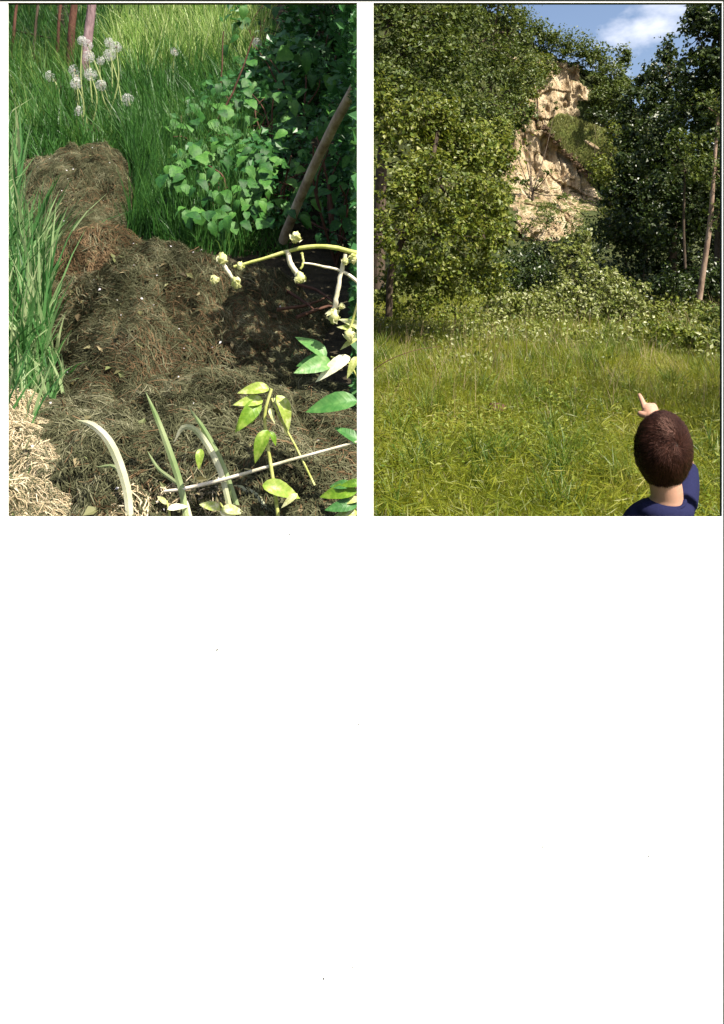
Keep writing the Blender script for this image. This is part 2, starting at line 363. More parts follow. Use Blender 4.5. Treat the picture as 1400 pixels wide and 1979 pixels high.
ad = N.new('ShaderNodeMath'); ad.operation = 'MULTIPLY_ADD'; ad.inputs[1].default_value = 0.35; L.new(n2.outputs['Fac'], ad.inputs[0]); L.new(sep.outputs['Z'], ad.inputs[2])
L.new(ad.outputs[0], mr.inputs['Value'])
mxc = N.new('ShaderNodeMix'); mxc.data_type = 'RGBA'; L.new(mr.outputs[0], mxc.inputs['Factor']); L.new(sand.outputs[0], mxc.inputs['A']); L.new(gcol.outputs[0], mxc.inputs['B'])
pb = N.new('ShaderNodeBsdfPrincipled'); pb.inputs['Roughness'].default_value = 0.95; pb.inputs['Specular IOR Level'].default_value = 0.1
bp = N.new('ShaderNodeBump'); bp.inputs['Strength'].default_value = 1.0; bp.inputs['Distance'].default_value = 0.45
L.new(n1.outputs['Fac'], bp.inputs['Height']); L.new(bp.outputs[0], pb.inputs['Normal']); L.new(mxc.outputs['Result'], pb.inputs['Base Color'])
out = N.new('ShaderNodeOutputMaterial'); L.new(pb.outputs[0], out.inputs['Surface'])
M_cliff = m

TPX = [300, 900, 950, 1000, 1050, 1100, 1150, 1200, 1260, 1330, 1420, 1600]
TPY = [-20, -10, 25, 62, 105, 122, 135, 175, 245, 310, 360, 390]
cols_px = np.concatenate([np.arange(300, 930, 12), np.arange(930, 1200, 2.0), np.arange(1200, 1640, 12)])
prof = []   # rows: (depth, fraction between base row 470 and top)
rows = [('b', 20, 595), ('b', 23, 555), ('b', 26, 520), ('b', 29, 486)] + [('f', t) for t in np.linspace(0.015, 1, 150)] + [('t', 40, 0.2), ('t', 48, 0.4), ('t', 70, -2), ('t', 100, -8), ('t', 130, -16)]
def face_d(t): return np.interp(t, [0, 0.18, 0.34, 0.40, 0.75, 1.0], [30.2, 31.9, 33.6, 34.3, 35.4, 36.2])
VV = np.zeros((len(rows), len(cols_px), 3))
top_py = np.interp(cols_px, TPX, TPY)
for i, rw in enumerate(rows):
    if rw[0] == 'b':
        for j, px in enumerate(cols_px): VV[i, j] = P(px, rw[2], rw[1])
    elif rw[0] == 'f':
        t = rw[1]
        d = float(face_d(t))
        for j, px in enumerate(cols_px): VV[i, j] = P(px, 472 + (top_py[j] - 472) * t, d)
    else:
        for j, px in enumerate(cols_px):
            q = P(px, top_py[j], 36.2); VV[i, j] = [q[0] * rw[1] / 36.2, rw[1], q[2] + rw[2]]
fr = np.array([1.0 if r[0] == 'f' else 0.0 for r in rows])[:, None]
def cliff_disp(w, flat=False):
    gully = -np.abs(vnoise(w * [1, 0.3, 0.16], 0.9, 5)) * 0.9 - np.abs(vnoise(w * [1, 0.3, 0.22], 2.3, 9)) * 0.4
    big = 0.9 * fbm(w * [1, 1, 1.2], 0.30, 2, 21)
    sz = w[..., 2] * 0.75 + 0.5 * w[..., 0] * 0.6 + 0.5 * fbm(w, 0.5, 2, 44)
    strata = 0.13 * ((sz % 1.0) ** 2) * (1 + fbm(w, 0.6, 2, 52))
    rough = 0.10 * fbm(w, 2.0, 3, 33) - 0.22 * np.clip(0.16 - np.abs(fbm(w * [1, 0.5, 0.45], 1.3, 3, 63)), 0, 1) / 0.16 * -1 + 0.05 * fbm(w * [1, 1, 0.4], 6.0, 2, 35)
    return (gully * -0.75 if not flat else 0) + big + (strata + rough if not flat else 0) - 0.3
VV[..., 1] += fr * cliff_disp(VV)
VV[..., 2] += (1 - fr) * 0.25 * fbm(VV, 0.4, 3, 4)
g = Geo(); g.add(VV, grid_faces(len(rows), len(cols_px)))
hill = g.obj('hill', M_cliff)
M_hillgreen = rough_mat('overgrown_slope', [(0.015, 0.02, 0.006), (0.035, 0.045, 0.012), (0.06, 0.06, 0.02)], 2.5, 0.95, 0.7)
hill.data.materials.append(M_hillgreen)
fc = (VV[:-1, :-1] + VV[1:, 1:]) / 2; fpx = CX + fc[..., 0] / fc[..., 1] * F; fpy = HY - (fc[..., 2] - EYE) / fc[..., 1] * F
nn_ = 26 * fbm(fc, 0.9, 4, 91, 0.6)
lo_ = np.interp(fpy, [0, 80, 110, 125, 170, 230, 300, 380, 440, 500], [990, 985, 975, 1040, 1030, 1005, 988, 975, 990, 1060]); hi_ = np.interp(fpy, [60, 112, 125, 205, 240, 340, 400, 440, 475, 500], [1000, 1000, 1142, 1135, 1120, 1160, 1150, 1105, 1060, 900])
green = (fpx < lo_ + nn_) | (fpx > hi_ + nn_)
hill.data.polygons.foreach_set('material_index', green.ravel().astype(np.int32))
tag(hill, 'steep hill with a crumbling sandy cliff face', kind='structure')

# ---- grassy slope on the cliff
gp = [(1050, 252), (1062, 236), (1078, 222), (1100, 226), (1140, 240), (1185, 268), (1182, 325), (1150, 338), (1120, 318), (1085, 286)]
def cliff_pt(px, py, off=0.0, flat=False):
    px = np.asarray(px, float); py = np.asarray(py, float)
    tp = np.interp(px, TPX, TPY); t = (472 - py) / (472 - tp); d = face_d(t)
    w = np.stack([(px - CX) / F * d, d, EYE + (HY - py) / F * d], -1)
    y = cliff_disp(w, flat)
    w[..., 1] += y - off
    return w
def slab(name, poly, off, mat, label):
    pts_ = np.array(poly, float); c = pts_.mean(0)
    ap = smooth_path(np.vstack([[*p_, 0] for p_ in poly] + [[*poly[0], 0]]), 61)[:-1, :2]; n = len(ap)
    rings = [0.0, 0.2, 0.4, 0.6, 0.8, 0.93, 1.0]; V_ = []
    for r_ in rings:
        q_ = c + (ap - c) * r_; V_.append(cliff_pt(q_[:, 0], q_[:, 1], off * (1 - r_ ** 6) + 0.06, True))
    w = cliff_pt(ap[:, 0], ap[:, 1], -1.5, True); V_.append(w)
    g = Geo(); i, j = np.meshgrid(np.arange(len(rings)), np.arange(n), indexing='ij'); j2 = (j + 1) % n
    g.add(np.concatenate(V_), np.stack([i * n + j, i * n + j2, (i + 1) * n + j2, (i + 1) * n + j], -1).reshape(-1, 4))
    o = g.obj(name, mat, smooth=True); tag(o, label, kind='structure')
slab('terrain_ledge', gp, 0.16, M_meadow_soil, 'tilted grassy ledge high on the sandy cliff')
slab('terrain_sand_streak', [(1120, 270), (1132, 274), (1152, 290), (1153, 297), (1140, 291), (1126, 279)], 0.24, M_cliff, 'pale bare streak across the grassy ledge')
M_ridge = rough_mat('ridge_earth', [(0.035, 0.022, 0.014), (0.10, 0.065, 0.04), (0.22, 0.16, 0.10)], 4, 0.95, 0.8, dist=0.15)
g = Geo()
for k_ in range(46):      # broken earth clods along the ridge
    t_ = k_ / 45; x_ = 1046 + 94 * t_ + rng.normal(0, 2.0); y_ = 250 + 92 * t_ + rng.normal(0, 2.4)
    ball(g, cliff_pt(x_, y_, 0.15, True), rng.uniform(0.05, 0.14), 7, 5, (1.2, 1, 0.8), 0.9, k_)
o = g.obj('terrain_ridge', M_ridge, smooth=False); tag(o, 'dark crumbling ridge below the grassy ledge', kind='structure')

# ---- left garden bank
BP = [1300, 1060, 1000, 860, 720, 500, 270, 120, 0, -60]
BD = [0.72, 0.90, 1.0, 1.22, 1.55, 2.2, 3.2, 4.3, 5.5, 6.3]
BZ = [EYE + (HY - p) / F * d for p, d in zip(BP, BD)]
def bank_d(py): return np.interp(-np.asarray(py, float), [-p for p in BP], BD)
def bank_z(x, y):
    b = np.interp(y, BD + [8, 10], BZ + [4.6, 4.6])
    p = np.stack([np.asarray(x) + 0 * b, np.asarray(y) + 0 * b, 0 * b], -1)
    return b + 0.02 * fbm(p, 2.0, 3, 13)
def on_bank(px, py):
    d = bank_d(py); x = (np.asarray(px, float) - CX) / F * d
    return np.stack([x, d + 0 * x, bank_z(x, d)], -1)

yb = np.concatenate([np.arange(0.84, 6.4, 0.06), [7, 8, 9]])
ub = np.concatenate([[-6.0, -3.0, -1.6], np.linspace(-1.0, 0.005, 60)])   # x as a multiple of depth
Yb, Ub = np.meshgrid(yb, ub, indexing='ij'); Xb = Ub * Yb; Zb = bank_z(Xb, Yb)
Zb = Zb - np.clip(-1.0 - Ub, 0, 10) ** 1.0 * 0.45 * np.maximum(Yb - 0.5, 0.3); Zb = np.maximum(Zb, 0.0)
top = np.stack([Xb, Yb, Zb], -1)
g = Geo(); g.add(top, grid_faces(len(yb), len(ub)))
for edge in (top[:, -1], top[0, :], top[-1, :]):     # cut sides down to the ground
    e2 = edge.copy(); e2[:, 2] = -0.3
    n = len(edge); k = np.arange(n - 1)
    mid = (edge + e2) / 2
    g.add(np.vstack([edge, mid, e2]), np.vstack([np.stack([k, k + 1, k + 1 + n, k + n], -1), np.stack([k + n, k + 1 + n, k + 1 + 2 * n, k + 2 * n], -1)]))
bank = g.obj('terrain_bank', M_soil); tag(bank, 'dark soil garden bank rising behind the compost heaps', kind='structure')

# ================================================================== THE PAGE
PD = 0.70
def pg(px, py, off=0.0): return np.array([(px - CX) / F * PD, PD + off, EYE + (HY - py) / F * PD])
page = empty('album_page', tuple(pg(700, 1992)))
tag(page, 'blank white page framing two photo openings across its top half', 'page')
XS = [-12, 15, 690.5, 722, 1397.5, 1399]; YS = [2, 5, 1000, 1996]
def box_px(g, x0, x1, y0, y1, o0, o1):
    V = [pg(x, y, o) for o in (o0, o1) for (x, y) in ((x0, y0), (x1, y0), (x1, y1), (x0, y1))]
    g.add(V, [[0, 1, 2, 3], [7, 6, 5, 4], [0, 4, 5, 1], [1, 5, 6, 2], [2, 6, 7, 3], [3, 7, 4, 0]])
g = Geo(); T = 0.0012
holes = [(15, 690.5), (722, 1396.5)]
xs_ = [-12, 15, 690.5, 722, 1396.5, 1398]; ys_ = [3.2, 5, 999.5, 1996]
# one sheet with two real openings: front, back and rims
pts = {}
V = []
def vid(i, j, k):
    if (i, j, k) not in pts: pts[(i, j, k)] = len(V); V.append(pg(xs_[i], ys_[j], k * T))
    return pts[(i, j, k)]
cells = [(i, j) for i in range(5) for j in range(3) if not (j == 1 and i in (1, 3))]
Fc = []
cs = set(cells)
for (i, j) in cells:
    Fc.append([vid(i, j, 0), vid(i, j + 1, 0), vid(i + 1, j + 1, 0), vid(i + 1, j, 0)])
    Fc.append([vid(i, j, 1), vid(i + 1, j, 1), vid(i + 1, j + 1, 1), vid(i, j + 1, 1)])
    for (di, dj, a, b) in ((-1, 0, (i, j), (i, j + 1)), (1, 0, (i + 1, j + 1), (i + 1, j)), (0, -1, (i + 1, j), (i, j)), (0, 1, (i, j + 1), (i + 1, j + 1))):
        if (i + di, j + dj) not in cs:
            Fc.append([vid(*a, 0), vid(*a, 1), vid(*b, 1), vid(*b, 0)])
g.add(V, Fc)
g.obj('sheet', M_page, page, origin=tuple(page.location))
for nm, r in (('lid_shadow_strip', (-12, 1412, -6, 5.6)), ('lid_shadow_strip', (1396.4, 1412, 5.7, 1996))):  # dark strips painted in place of the lid's shadow line
    g = Geo(); box_px(g, r[0], r[1], r[2], r[3], 0.0016, 0.0045); o = g.obj(nm, M_lid_shadow, page, origin=tuple(page.location)); o['label'] = 'thin black strip painted as the lid shadow along the page edge'
for px in (180, 1220):
    a = pg(px, 1960, 0.012); g = Geo(); tube(g, [a, [a[0], a[1] + 0.06, 0.0]], [0.008, 0.008], 8); g.obj('support_leg', M_page, page, origin=tuple(page.location))
# a hair-thin crease and a few dust specks lying on the sheet
M_crease = rough_mat('crease_mark', [(0.40, 0.40, 0.45), (0.45, 0.45, 0.48)], 30, 0.9, 0.0, spec=0)
M_speck = rough_mat('dust_speck', [(0.03, 0.03, 0.03), (0.08, 0.08, 0.08)], 30, 0.9, 0.0)
for pl in ([(535, 1628), (543, 1641), (551, 1654)], [(574, 1700), (583, 1733), (590, 1768), (598, 1812)]):
    g = Geo(); c = smooth_path([pg(x, y, -0.0001) for x, y in pl], 10); tube(g, c, [0.00004, 0.00022, 0.00004], 4); g.obj('crease', M_crease, page, origin=tuple(page.location))
for (x, y, r) in [(420, 1256, 1.3), (693, 1401, 1.0), (1050, 1637, 1.0), (1254, 1655, 1.0), (626, 1892, 1.4), (560, 1033, 0.9), (682, 1870, 0.8), (743, 1777, 0.7), (128, 1703, 0.7), (243, 1806, 0.7), (468, 1272, 0.6)]:
    g = Geo(); ball(g, pg(x, y, -0.0001), 1.35 * r * PD / F, 6, 4); g.obj('dust_speck', M_speck, page, origin=tuple(page.location))

# ================================================================== LEFT VIEW: COMPOST HEAPS IN A GARDEN
def heap(px0, px1, py0, py1, H, seed, strand_mats, nstr, label, petals, slen=(0.014, 0.055), power=2.2, swid=(0.00028, 0.0007)):
    c = on_bank((px0 + px1) / 2, py1); root = empty('compost_heap', tuple(c))
    tag(root, label, 'compost heap', 'grass clipping heaps on the garden bank')
    nu, nv = 150, 110
    U, Vv = np.meshgrid(np.linspace(-1.35, 1.35, nu), np.linspace(-1.35, 1.35, nv), indexing='ij')
    cxp, cyp = (px0 + px1) / 2, (py0 + py1) / 2
    def surf(u, v):
        px = np.minimum(cxp + u * (px1 - px0) / 2, 698.0); py = cyp + v * (py1 - py0) / 2
        B = on_bank(px, py)
        ang = np.arctan2(v, u); wob = 1 + 0.13 * np.sin(3 * ang + seed) + 0.09 * np.sin(5 * ang + 2 * seed) + 0.05 * np.sin(11 * ang + 3 * seed)
        r = (np.abs(u) ** 2.05 + np.abs(v) ** 2.05) ** (1 / 2.05) / wob
        dome = np.clip(1 - r ** power, -0.35, 1)
        B = B.copy()
        p = B * [1, 1, 1]
        B[..., 2] += H * dome + np.clip(dome, 0, 1) ** 0.5 * (0.045 * fbm(p, 6, 4, seed) - 0.05 * np.clip(0.22 - np.abs(fbm(p, 5.0, 3, seed + 31)), 0, 1) / 0.22 * 0.8 + 0.014 * fbm(p, 34, 2, seed + 5))
        B[..., 1] += np.clip(dome, 0, 1) * 0.03 * fbm(p, 9, 3, seed + 9)
        return B, dome
    B, dome = surf(U, Vv)
    g = Geo(); g.add(B, grid_faces(nu, nv)[:, ::-1])
    g.obj('mound', M_heap, root, smooth=True, origin=tuple(c))
    # clippings: thin bent strands lying on the mound
    for mi, (sm, share) in enumerate(strand_mats):
        n = int(nstr * share)
        u = rng.uniform(-1.3, 1.3, n * 3); v = rng.uniform(-1.3, 1.3, n * 3)
        Bp, dm = surf(u, v)
        nz = fbm(Bp, 5, 2, 40 + mi + seed)
        ok = (dm > -0.2) & (nz + rng.normal(0, 0.5, len(nz)) > -0.35)
        u, v = u[ok][:n], v[ok][:n]; n = len(u)
        e = 0.01
        Bp, _ = surf(u, v); Bu, _ = surf(u + e, v); Bv, _ = surf(u, v + e)
        du = nrm(Bu - Bp); dv = nrm(Bv - Bp); nn = nrm(np.cross(du, dv)); nn[nn[:, 2] < 0] *= -1
        a = fbm(Bp, 4, 2, 60 + seed) * 3 + rng.normal(0, 0.9, n)
        D = nrm(du * np.cos(a)[:, None] + dv * np.sin(a)[:, None]); S = np.cross(nn, D)
        Ln = rng.uniform(*slen, n)[:, None]; W = rng.uniform(*swid, n)[:, None]
        lift = rng.uniform(0.0005, 0.009, n)[:, None]; bend = rng.normal(0, 0.25, n)[:, None]
        V = np.zeros((n, 4, 2, 3))
        for k, t in enumerate((-0.5, -0.17, 0.17, 0.5)):
            pc = Bp + D * Ln * t + S * Ln * bend * (t * t) * 2 + nn * (lift * (1.3 - 3.2 * t * t) + 0.002)
            V[:, k, 0] = pc - (S + 0.5 * nn) * W; V[:, k, 1] = pc + (S + 0.5 * nn) * W
        kk = np.arange(n)[:, None, None] * 8 + (np.arange(3) * 2)[None, :, None]
        g = Geo(); g.add(V.reshape(-1, 3), (kk + np.array([0, 1, 3, 2])).reshape(-1, 4))
        o = g.obj('clippings', sm, root, origin=tuple(c)); o['kind'] = 'stuff'
    n = int(nstr / 350)
    u = rng.uniform(-0.95, 0.95, n); v = rng.uniform(-0.9, 0.95, n); Bp, dm = surf(u, v); Bp = Bp[dm > 0.05] + [0, -0.008, 0.010]; n = len(Bp)
    g = Geo(); s = rng.uniform(0.008, 0.026, n); add_leaves(g, Bp, nrm(rng.normal(0, 0.5, (n, 3)) + [0.1, -0.4, 0.8]), rand_dirs(n), s, s * rng.uniform(0.25, 0.7, n), 0.25)
    o = g.obj('leaf_litter', M_litter, root, origin=tuple(c)); o['kind'] = 'stuff'
    if petals:
        u = rng.uniform(-0.85, 0.85, petals); v = rng.uniform(-0.8, 0.9, petals); Bp, _ = surf(u, v); Bp += [0.0, -0.012, 0.014]
        g = Geo(); s = rng.uniform(0.003, 0.008, petals)
        add_leaves(g, Bp, nrm(rng.normal(0, 0.4, (petals, 3)) + [0.2, -0.5, 0.8]), rand_dirs(petals), s, s * 0.7, 0.2)
        o = g.obj('petals', M_petal, root, origin=tuple(c)); o['kind'] = 'stuff'
    return surf

heap(28, 268, 330, 500, 0.15, 3, [(M_strand, 0.88), (M_strand_red, 0.12)], 46000, 'small upper heap of matted olive brown clippings below the dandelion clocks', 26)
heap(60, 600, 535, 790, 0.16, 8, [(M_strand, 0.84), (M_strand_red, 0.16)], 90000, 'large middle heap of matted olive clippings, widest of the heaps', 40)
heap(80, 335, 515, 650, 0.155, 4, [(M_strand_red, 0.85), (M_strand, 0.15)], 20000, 'reddish brown hump of dried clippings between upper and middle heaps', 12)
heap(-60, 800, 700, 1180, 0.07, 5, [(M_strand, 0.92), (M_strand_red, 0.08)], 80000, 'dark lower heap of clippings behind the sprouts', 34, (0.012, 0.05))
heap(-110, 165, 790, 1130, 0.07, 12, [(M_straw, 0.6), (M_strand, 0.4)], 40000, 'pale sunlit straw heap in the lower corner beside the tall grass', 8, (0.010, 0.032), 2.2, (0.0002, 0.0005))
heap(120, 470, 985, 1160, 0.05, 15, [(M_straw, 0.5), (M_strand, 0.5)], 9000, 'low tan straw hump along the lower edge under the bent blades', 5, (0.012, 0.04), 2.2, (0.0003, 0.0008))

# ---- grass on the bank (uncountable)
def px_blades(n, pxr, pyr, hpx, wpx, lean, mat, name, label, keep=None, seg=3, bend=0.5):
    px = rng.uniform(*pxr, n); py = rng.uniform(*pyr, n)
    if keep is not None:
        k = keep(px, py); px, py = px[k], py[k]
    B = on_bank(px, py); d = B[:, 1]; n = len(px)
    h = rng.uniform(*hpx, n) / F * d; w = rng.uniform(*wpx, n) / F * d
    clump = np.stack([px / 40, py / 40, 0 * px], -1)
    ln = np.stack([lean[0] + 0.35 * vnoise(clump, 1, 2) + rng.normal(0, lean[2], n), lean[1] + rng.normal(0, lean[2], n)], -1)
    g = Geo(); add_blades(g, B, h, ln, w, bend, seg)
    o = g.obj(name, mat); tag(o, label, 'grass', kind='stuff'); return o
def n2(px, py, s, seed): return vnoise(np.stack([px / s, py / s, 0 * px], -1), 1, seed)
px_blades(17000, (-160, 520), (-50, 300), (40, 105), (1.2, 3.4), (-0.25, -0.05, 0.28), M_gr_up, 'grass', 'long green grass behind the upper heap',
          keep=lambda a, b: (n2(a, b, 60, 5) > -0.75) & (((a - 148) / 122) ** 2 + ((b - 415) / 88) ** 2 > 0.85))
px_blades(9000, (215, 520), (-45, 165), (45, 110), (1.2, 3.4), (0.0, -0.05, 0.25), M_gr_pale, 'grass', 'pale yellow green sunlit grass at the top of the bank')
px_blades(5600, (244, 480), (290, 500), (45, 130), (1.5, 4.0), (0.02, -0.05, 0.2), M_gr_up, 'grass', 'upright green grass to the side of the upper heap',
          keep=lambda a, b: (b < 486 + 0.08 * (a - 262)) & ((((a - 148) / 122) ** 2 + ((b - 415) / 88) ** 2) > 0.9))
px_blades(800, (-150, 42), (290, 620), (50, 150), (3, 8), (0.02, -0.1, 0.25), M_gr_left, 'grass', 'tall bright grass tuft leaning against the upper heap')
px_blades(1500, (-150, 98), (520, 730), (80, 220), (4, 11), (0.0, -0.12, 0.26), M_gr_left, 'grass', 'dense tall bright grass tuft beside the middle heap', seg=4)
px_blades(160, (-120, 62), (720, 1000), (60, 190), (5, 11), (0.12, -0.1, 0.25), M_gr_left, 'grass', 'sparse pale grass over the straw heap', seg=4)
px_blades(240, (130, 560), (590, 760), (12, 60), (2, 5), (0.2, -0.2, 0.6), M_gr_left, 'grass', 'single green blades sprouting from the middle heap')
px_blades(1500, (330, 560), (420, 500), (15, 60), (1.5, 3.5), (0.0, -0.1, 0.5), M_gr_up, 'grass', 'low tangled grass under the bramble leaves')

px_blades(1500, (10, 300), (268, 338), (20, 62), (1.5, 4.0), (0.0, -0.1, 0.4), M_gr_up, 'grass', 'short grass creeping over the rim of the upper heap', keep=lambda a, b: ((a - 148) / 120) ** 2 + ((b - 415) / 86) ** 2 > 0.95 + 0.1 * n2(a, b, 30, 9))
px_blades(260, (20, 128), (690, 790), (25, 90), (3, 8), (0.1, -0.1, 0.35), M_gr_left, 'grass', 'short grass at the foot of the tall tuft above the straw heap')

# ---- dandelion clocks
dl = [((159, 79), (170, 250), 'uppermost dandelion clock of the cluster beneath the pink trunk'),
      ((170, 87), (222, 235), 'dandelion clock half hidden behind the uppermost one'),
      ((172, 109), (182, 240), 'dandelion clock just below the uppermost pair'),
      ((212, 83), (215, 225), 'higher dandelion clock of the trio standing to the side'),
      ((225, 91), (205, 245), 'outermost dandelion clock of the side trio'),
      ((212, 106), (240, 235), 'lowest dandelion clock of the side trio'),
      ((144, 136), (160, 245), 'top dandelion clock of the stacked three at the cluster side'),
      ((149, 147), (164, 250), 'middle dandelion clock of the stacked three'),
      ((147, 162), (160, 255), 'bottom dandelion clock of the stacked three'),
      ((175, 144), (178, 255), 'wide dandelion clock at the centre of the cluster'),
      ((195, 165), (230, 250), 'ragged small dandelion clock low beside crossing stems'),
      ((149, 214), (152, 262), 'lowest dandelion clock just above the upper heap'),
      ((98, 147), (102, 230), 'faint dandelion clock alone in grass nearest the side edge'),
      ((338, 99), (336, 190), 'lone dandelion clock in pale grass away from the cluster'),
      ((247, 193), (262, 250), 'dim dandelion clock low in grass beyond the crossing stems'),
      ((193, 116), (198, 210), 'faint dandelion clock between the two groups'),
      ((497, 83), (490, 170), 'far dandelion clock glowing beside the dark bramble')]
for (hx, hy), (bx_, by_), lab in dl:
    b = on_bank(bx_, by_); d = b[1]
    h = P(hx, hy, d - 0.03)
    root = empty('dandelion', tuple(b)); tag(root, lab, 'dandelion', 'dandelion clocks behind the upper heap')
    mid = (b + h) / 2 + np.array([rng.normal(0, 0.012), 0.0, 0.02])
    g = Geo(); tube(g, smooth_path([b, mid, h], 10), [0.0042, 0.0036, 0.0028], 6); g.obj('stem', M_dstem, root, smooth=True, origin=tuple(b))
    r = rng.uniform(0.021, 0.030); bald = rand_dirs(1)[0]; cut = rng.choice([1.1, 1.1, 0.75, 0.3, 0.0])
    g = Geo(); D = rand_dirs(190); D = D[D @ bald < cut]; n = len(D); tip = h + D * r * rng.uniform(0.84, 1.0, (n, 1)); S = nrm(np.cross(D, rand_dirs(n)))
    S2 = np.cross(D, S); fib = []
    for a in range(7):      # each seed: a stalk and a ring of fine hairs
        e = S * math.cos(a * 0.898) + S2 * math.sin(a * 0.898); o_ = np.cross(D, e) * 0.00035
        fib.append(np.stack([tip - o_, tip + o_, tip + e * 0.0062 + D * rng.uniform(0.001, 0.0035, (n, 1))], 1))
    fib.append(np.stack([h + D * 0.003 - S * 0.0003, h + D * 0.003 + S * 0.0003, tip], 1))
    V = np.concatenate(fib).reshape(-1, 3); g.add(V, np.arange(len(V) // 3)[:, None] * 3 + [0, 1, 2])
    sh = g.obj('seed_head', M_clock, root, origin=tuple(b))
    g = Geo(); ball(g, h, 0.0055, 8, 6); o = g.obj('seed_core', M_clock_core, sh, origin=tuple(b))

# ---- saplings at the top of the bank
def sapling(pts, depth, rad, mat, lab, cat='sapling'):
    base = on_bank(*pts[0]); depth = base[1]
    w = [base] + [P(x, y, depth) for x, y in pts[1:]]
    topv = w[-1] + (w[-1] - w[-2]) / np.linalg.norm(w[-1] - w[-2]) * 1.1
    root = empty('sapling', tuple(base)); tag(root, lab, cat, 'slim trunks at the top of the bank')
    g = Geo(); tube(g, smooth_path(w + [topv], 14), [rad, rad * 0.9, rad * 0.6], 8)
    for k in range(4):
        q = w[-1] + (topv - w[-1]) * rng.uniform(0.3, 0.95); tube(g, smooth_path([q, q + np.array([rng.normal(0, 0.2), rng.normal(0, 0.2), 0.25])], 5), [rad * 0.35, rad * 0.1], 5)
    g.obj('trunk', mat, root, smooth=True, origin=tuple(base))
    n = 420; C = topv + rng.normal(0, 1, (n, 3)) * [0.38, 0.38, 0.30] + [0, 0, 0.25]
    g = Geo(); s = rng.uniform(0.03, 0.06, n); add_leaves(g, C, nrm(rand_dirs(n) + [0, 0, 0.8]), rand_dirs(n), s, s * 0.6)
    g.obj('crown', M_leaf_mid, root, origin=tuple(base))
sapling([(158, 190), (168, 90), (178, 5), (180, -60)], 0, 0.026, M_bark_pink, 'thickest sapling trunk, pinkish grey, rising behind the dandelion clocks')
sapling([(134, 150), (139, 50), (144, 5), (146, -60)], 0, 0.022, M_bark_red, 'reddish brown stake-like trunk beside the pinkish one')
sapling([(110, 140), (114, 40), (118, 3), (120, -60)], 0, 0.009, M_bark_red, 'thin reddish sapling between the dark and brown trunks')
sapling([(62, 140), (69, 50), (74, 2), (76, -60)], 0, 0.008, M_bark, 'thin dark sapling second from the page edge')
sapling([(22, 140), (28, 45), (33, 2), (35, -60)], 0, 0.009, M_bark_red, 'thin brown sapling nearest the page edge')
def stick(pts, rad, mat, name, lab, cat, group=None, sides=7, n=16, noise=0.0):
    w = smooth_path(pts, n)
    if noise: w = w + rng.normal(0, noise, w.shape)
    o0 = w[0]
    g = Geo(); tube(g, w, rad, sides); o = g.obj(name, mat, smooth=True, origin=tuple(o0)); tag(o, lab, cat, group); return o
stick([P(8, 54, 4.4), P(60, 66, 4.4), P(108, 76, 4.4)], [0.007, 0.006, 0.004], M_bark, 'branch', 'dark branch lying across the grass between thin saplings', 'branch')

# ---- bramble / hedge leaves on the right of the bank
def big_leaf(name, L, W, mat, serr=0.06, nseg=7, curl=0.25, fold=0.18):
    V, Fq = [], []
    for i in range(nseg + 1):
        t = i / nseg
        w = W * 0.5 * (math.sin(math.pi * min(1, t ** 0.75 * 0.98 + 0.02)) ** 0.85) * (1 + serr * (1 if i % 2 else -1))
        if i == nseg: w = 0.0005
        z = -curl * L * (t * t) + 0.03 * L * math.sin(5 * t); rp_ = 0.006 * L * (1 if i % 2 else -1)
        V += [(-w, t * L - serr * L * 0.3, z + fold * w), (-w * 0.5, t * L, z + fold * w * 0.6 + rp_), (0, t * L, z), (w * 0.5, t * L, z + fold * w * 0.6 + rp_), (w, t * L - serr * L * 0.3, z + fold * w)]
    for i in range(nseg):
        for k in range(4): a = i * 5 + k; Fq.append([a, a + 1, a + 6, a + 5])
    me = mesh_np(name, V, [np.array(Fq)], True); me.materials.append(mat); return me
def var_mat(name, c0, c1, trans=0.3, rough=0.4):
    m = leaf_mat(name, [c0, c1], trans, rough)
    N_, L_ = m.node_tree.nodes, m.node_tree.links
    oi = N_.new('ShaderNodeObjectInfo'); rp = [n for n in N_ if n.type == 'VALTORGB'][0]
    L_.new(oi.outputs['Random'], rp.inputs['Fac'])
    return m
M_bramble = vein_mat('bramble_leaf', [(0.010, 0.050, 0.010), (0.028, 0.105, 0.020), (0.060, 0.17, 0.030), (0.11, 0.24, 0.05)], 0.3, 0.6)
LEAVES = [big_leaf('leaf', 1.0, 0.72, M_bramble), big_leaf('leaf', 1.0, 0.6, M_bramble, 0.09, 7, 0.4), big_leaf('leaf', 1.0, 0.8, M_bramble, 0.05, 7, 0.1)]
def place_leaf(me, parent, origin, pos, size, normal, tip):
    o = bpy.data.objects.new('leaf', me); col.objects.link(o); o.parent = parent
    n = Vector(normal).normalized(); t = Vector(tip); t = (t - n * t.dot(n)).normalized(); s = t.cross(n)
    M = Matrix((s, t, n)).transposed().to_4x4()
    o.matrix_local = Matrix.Translation(Vector(pos) - Vector(origin)) @ M @ Matrix.Scale(size, 4)
    return o
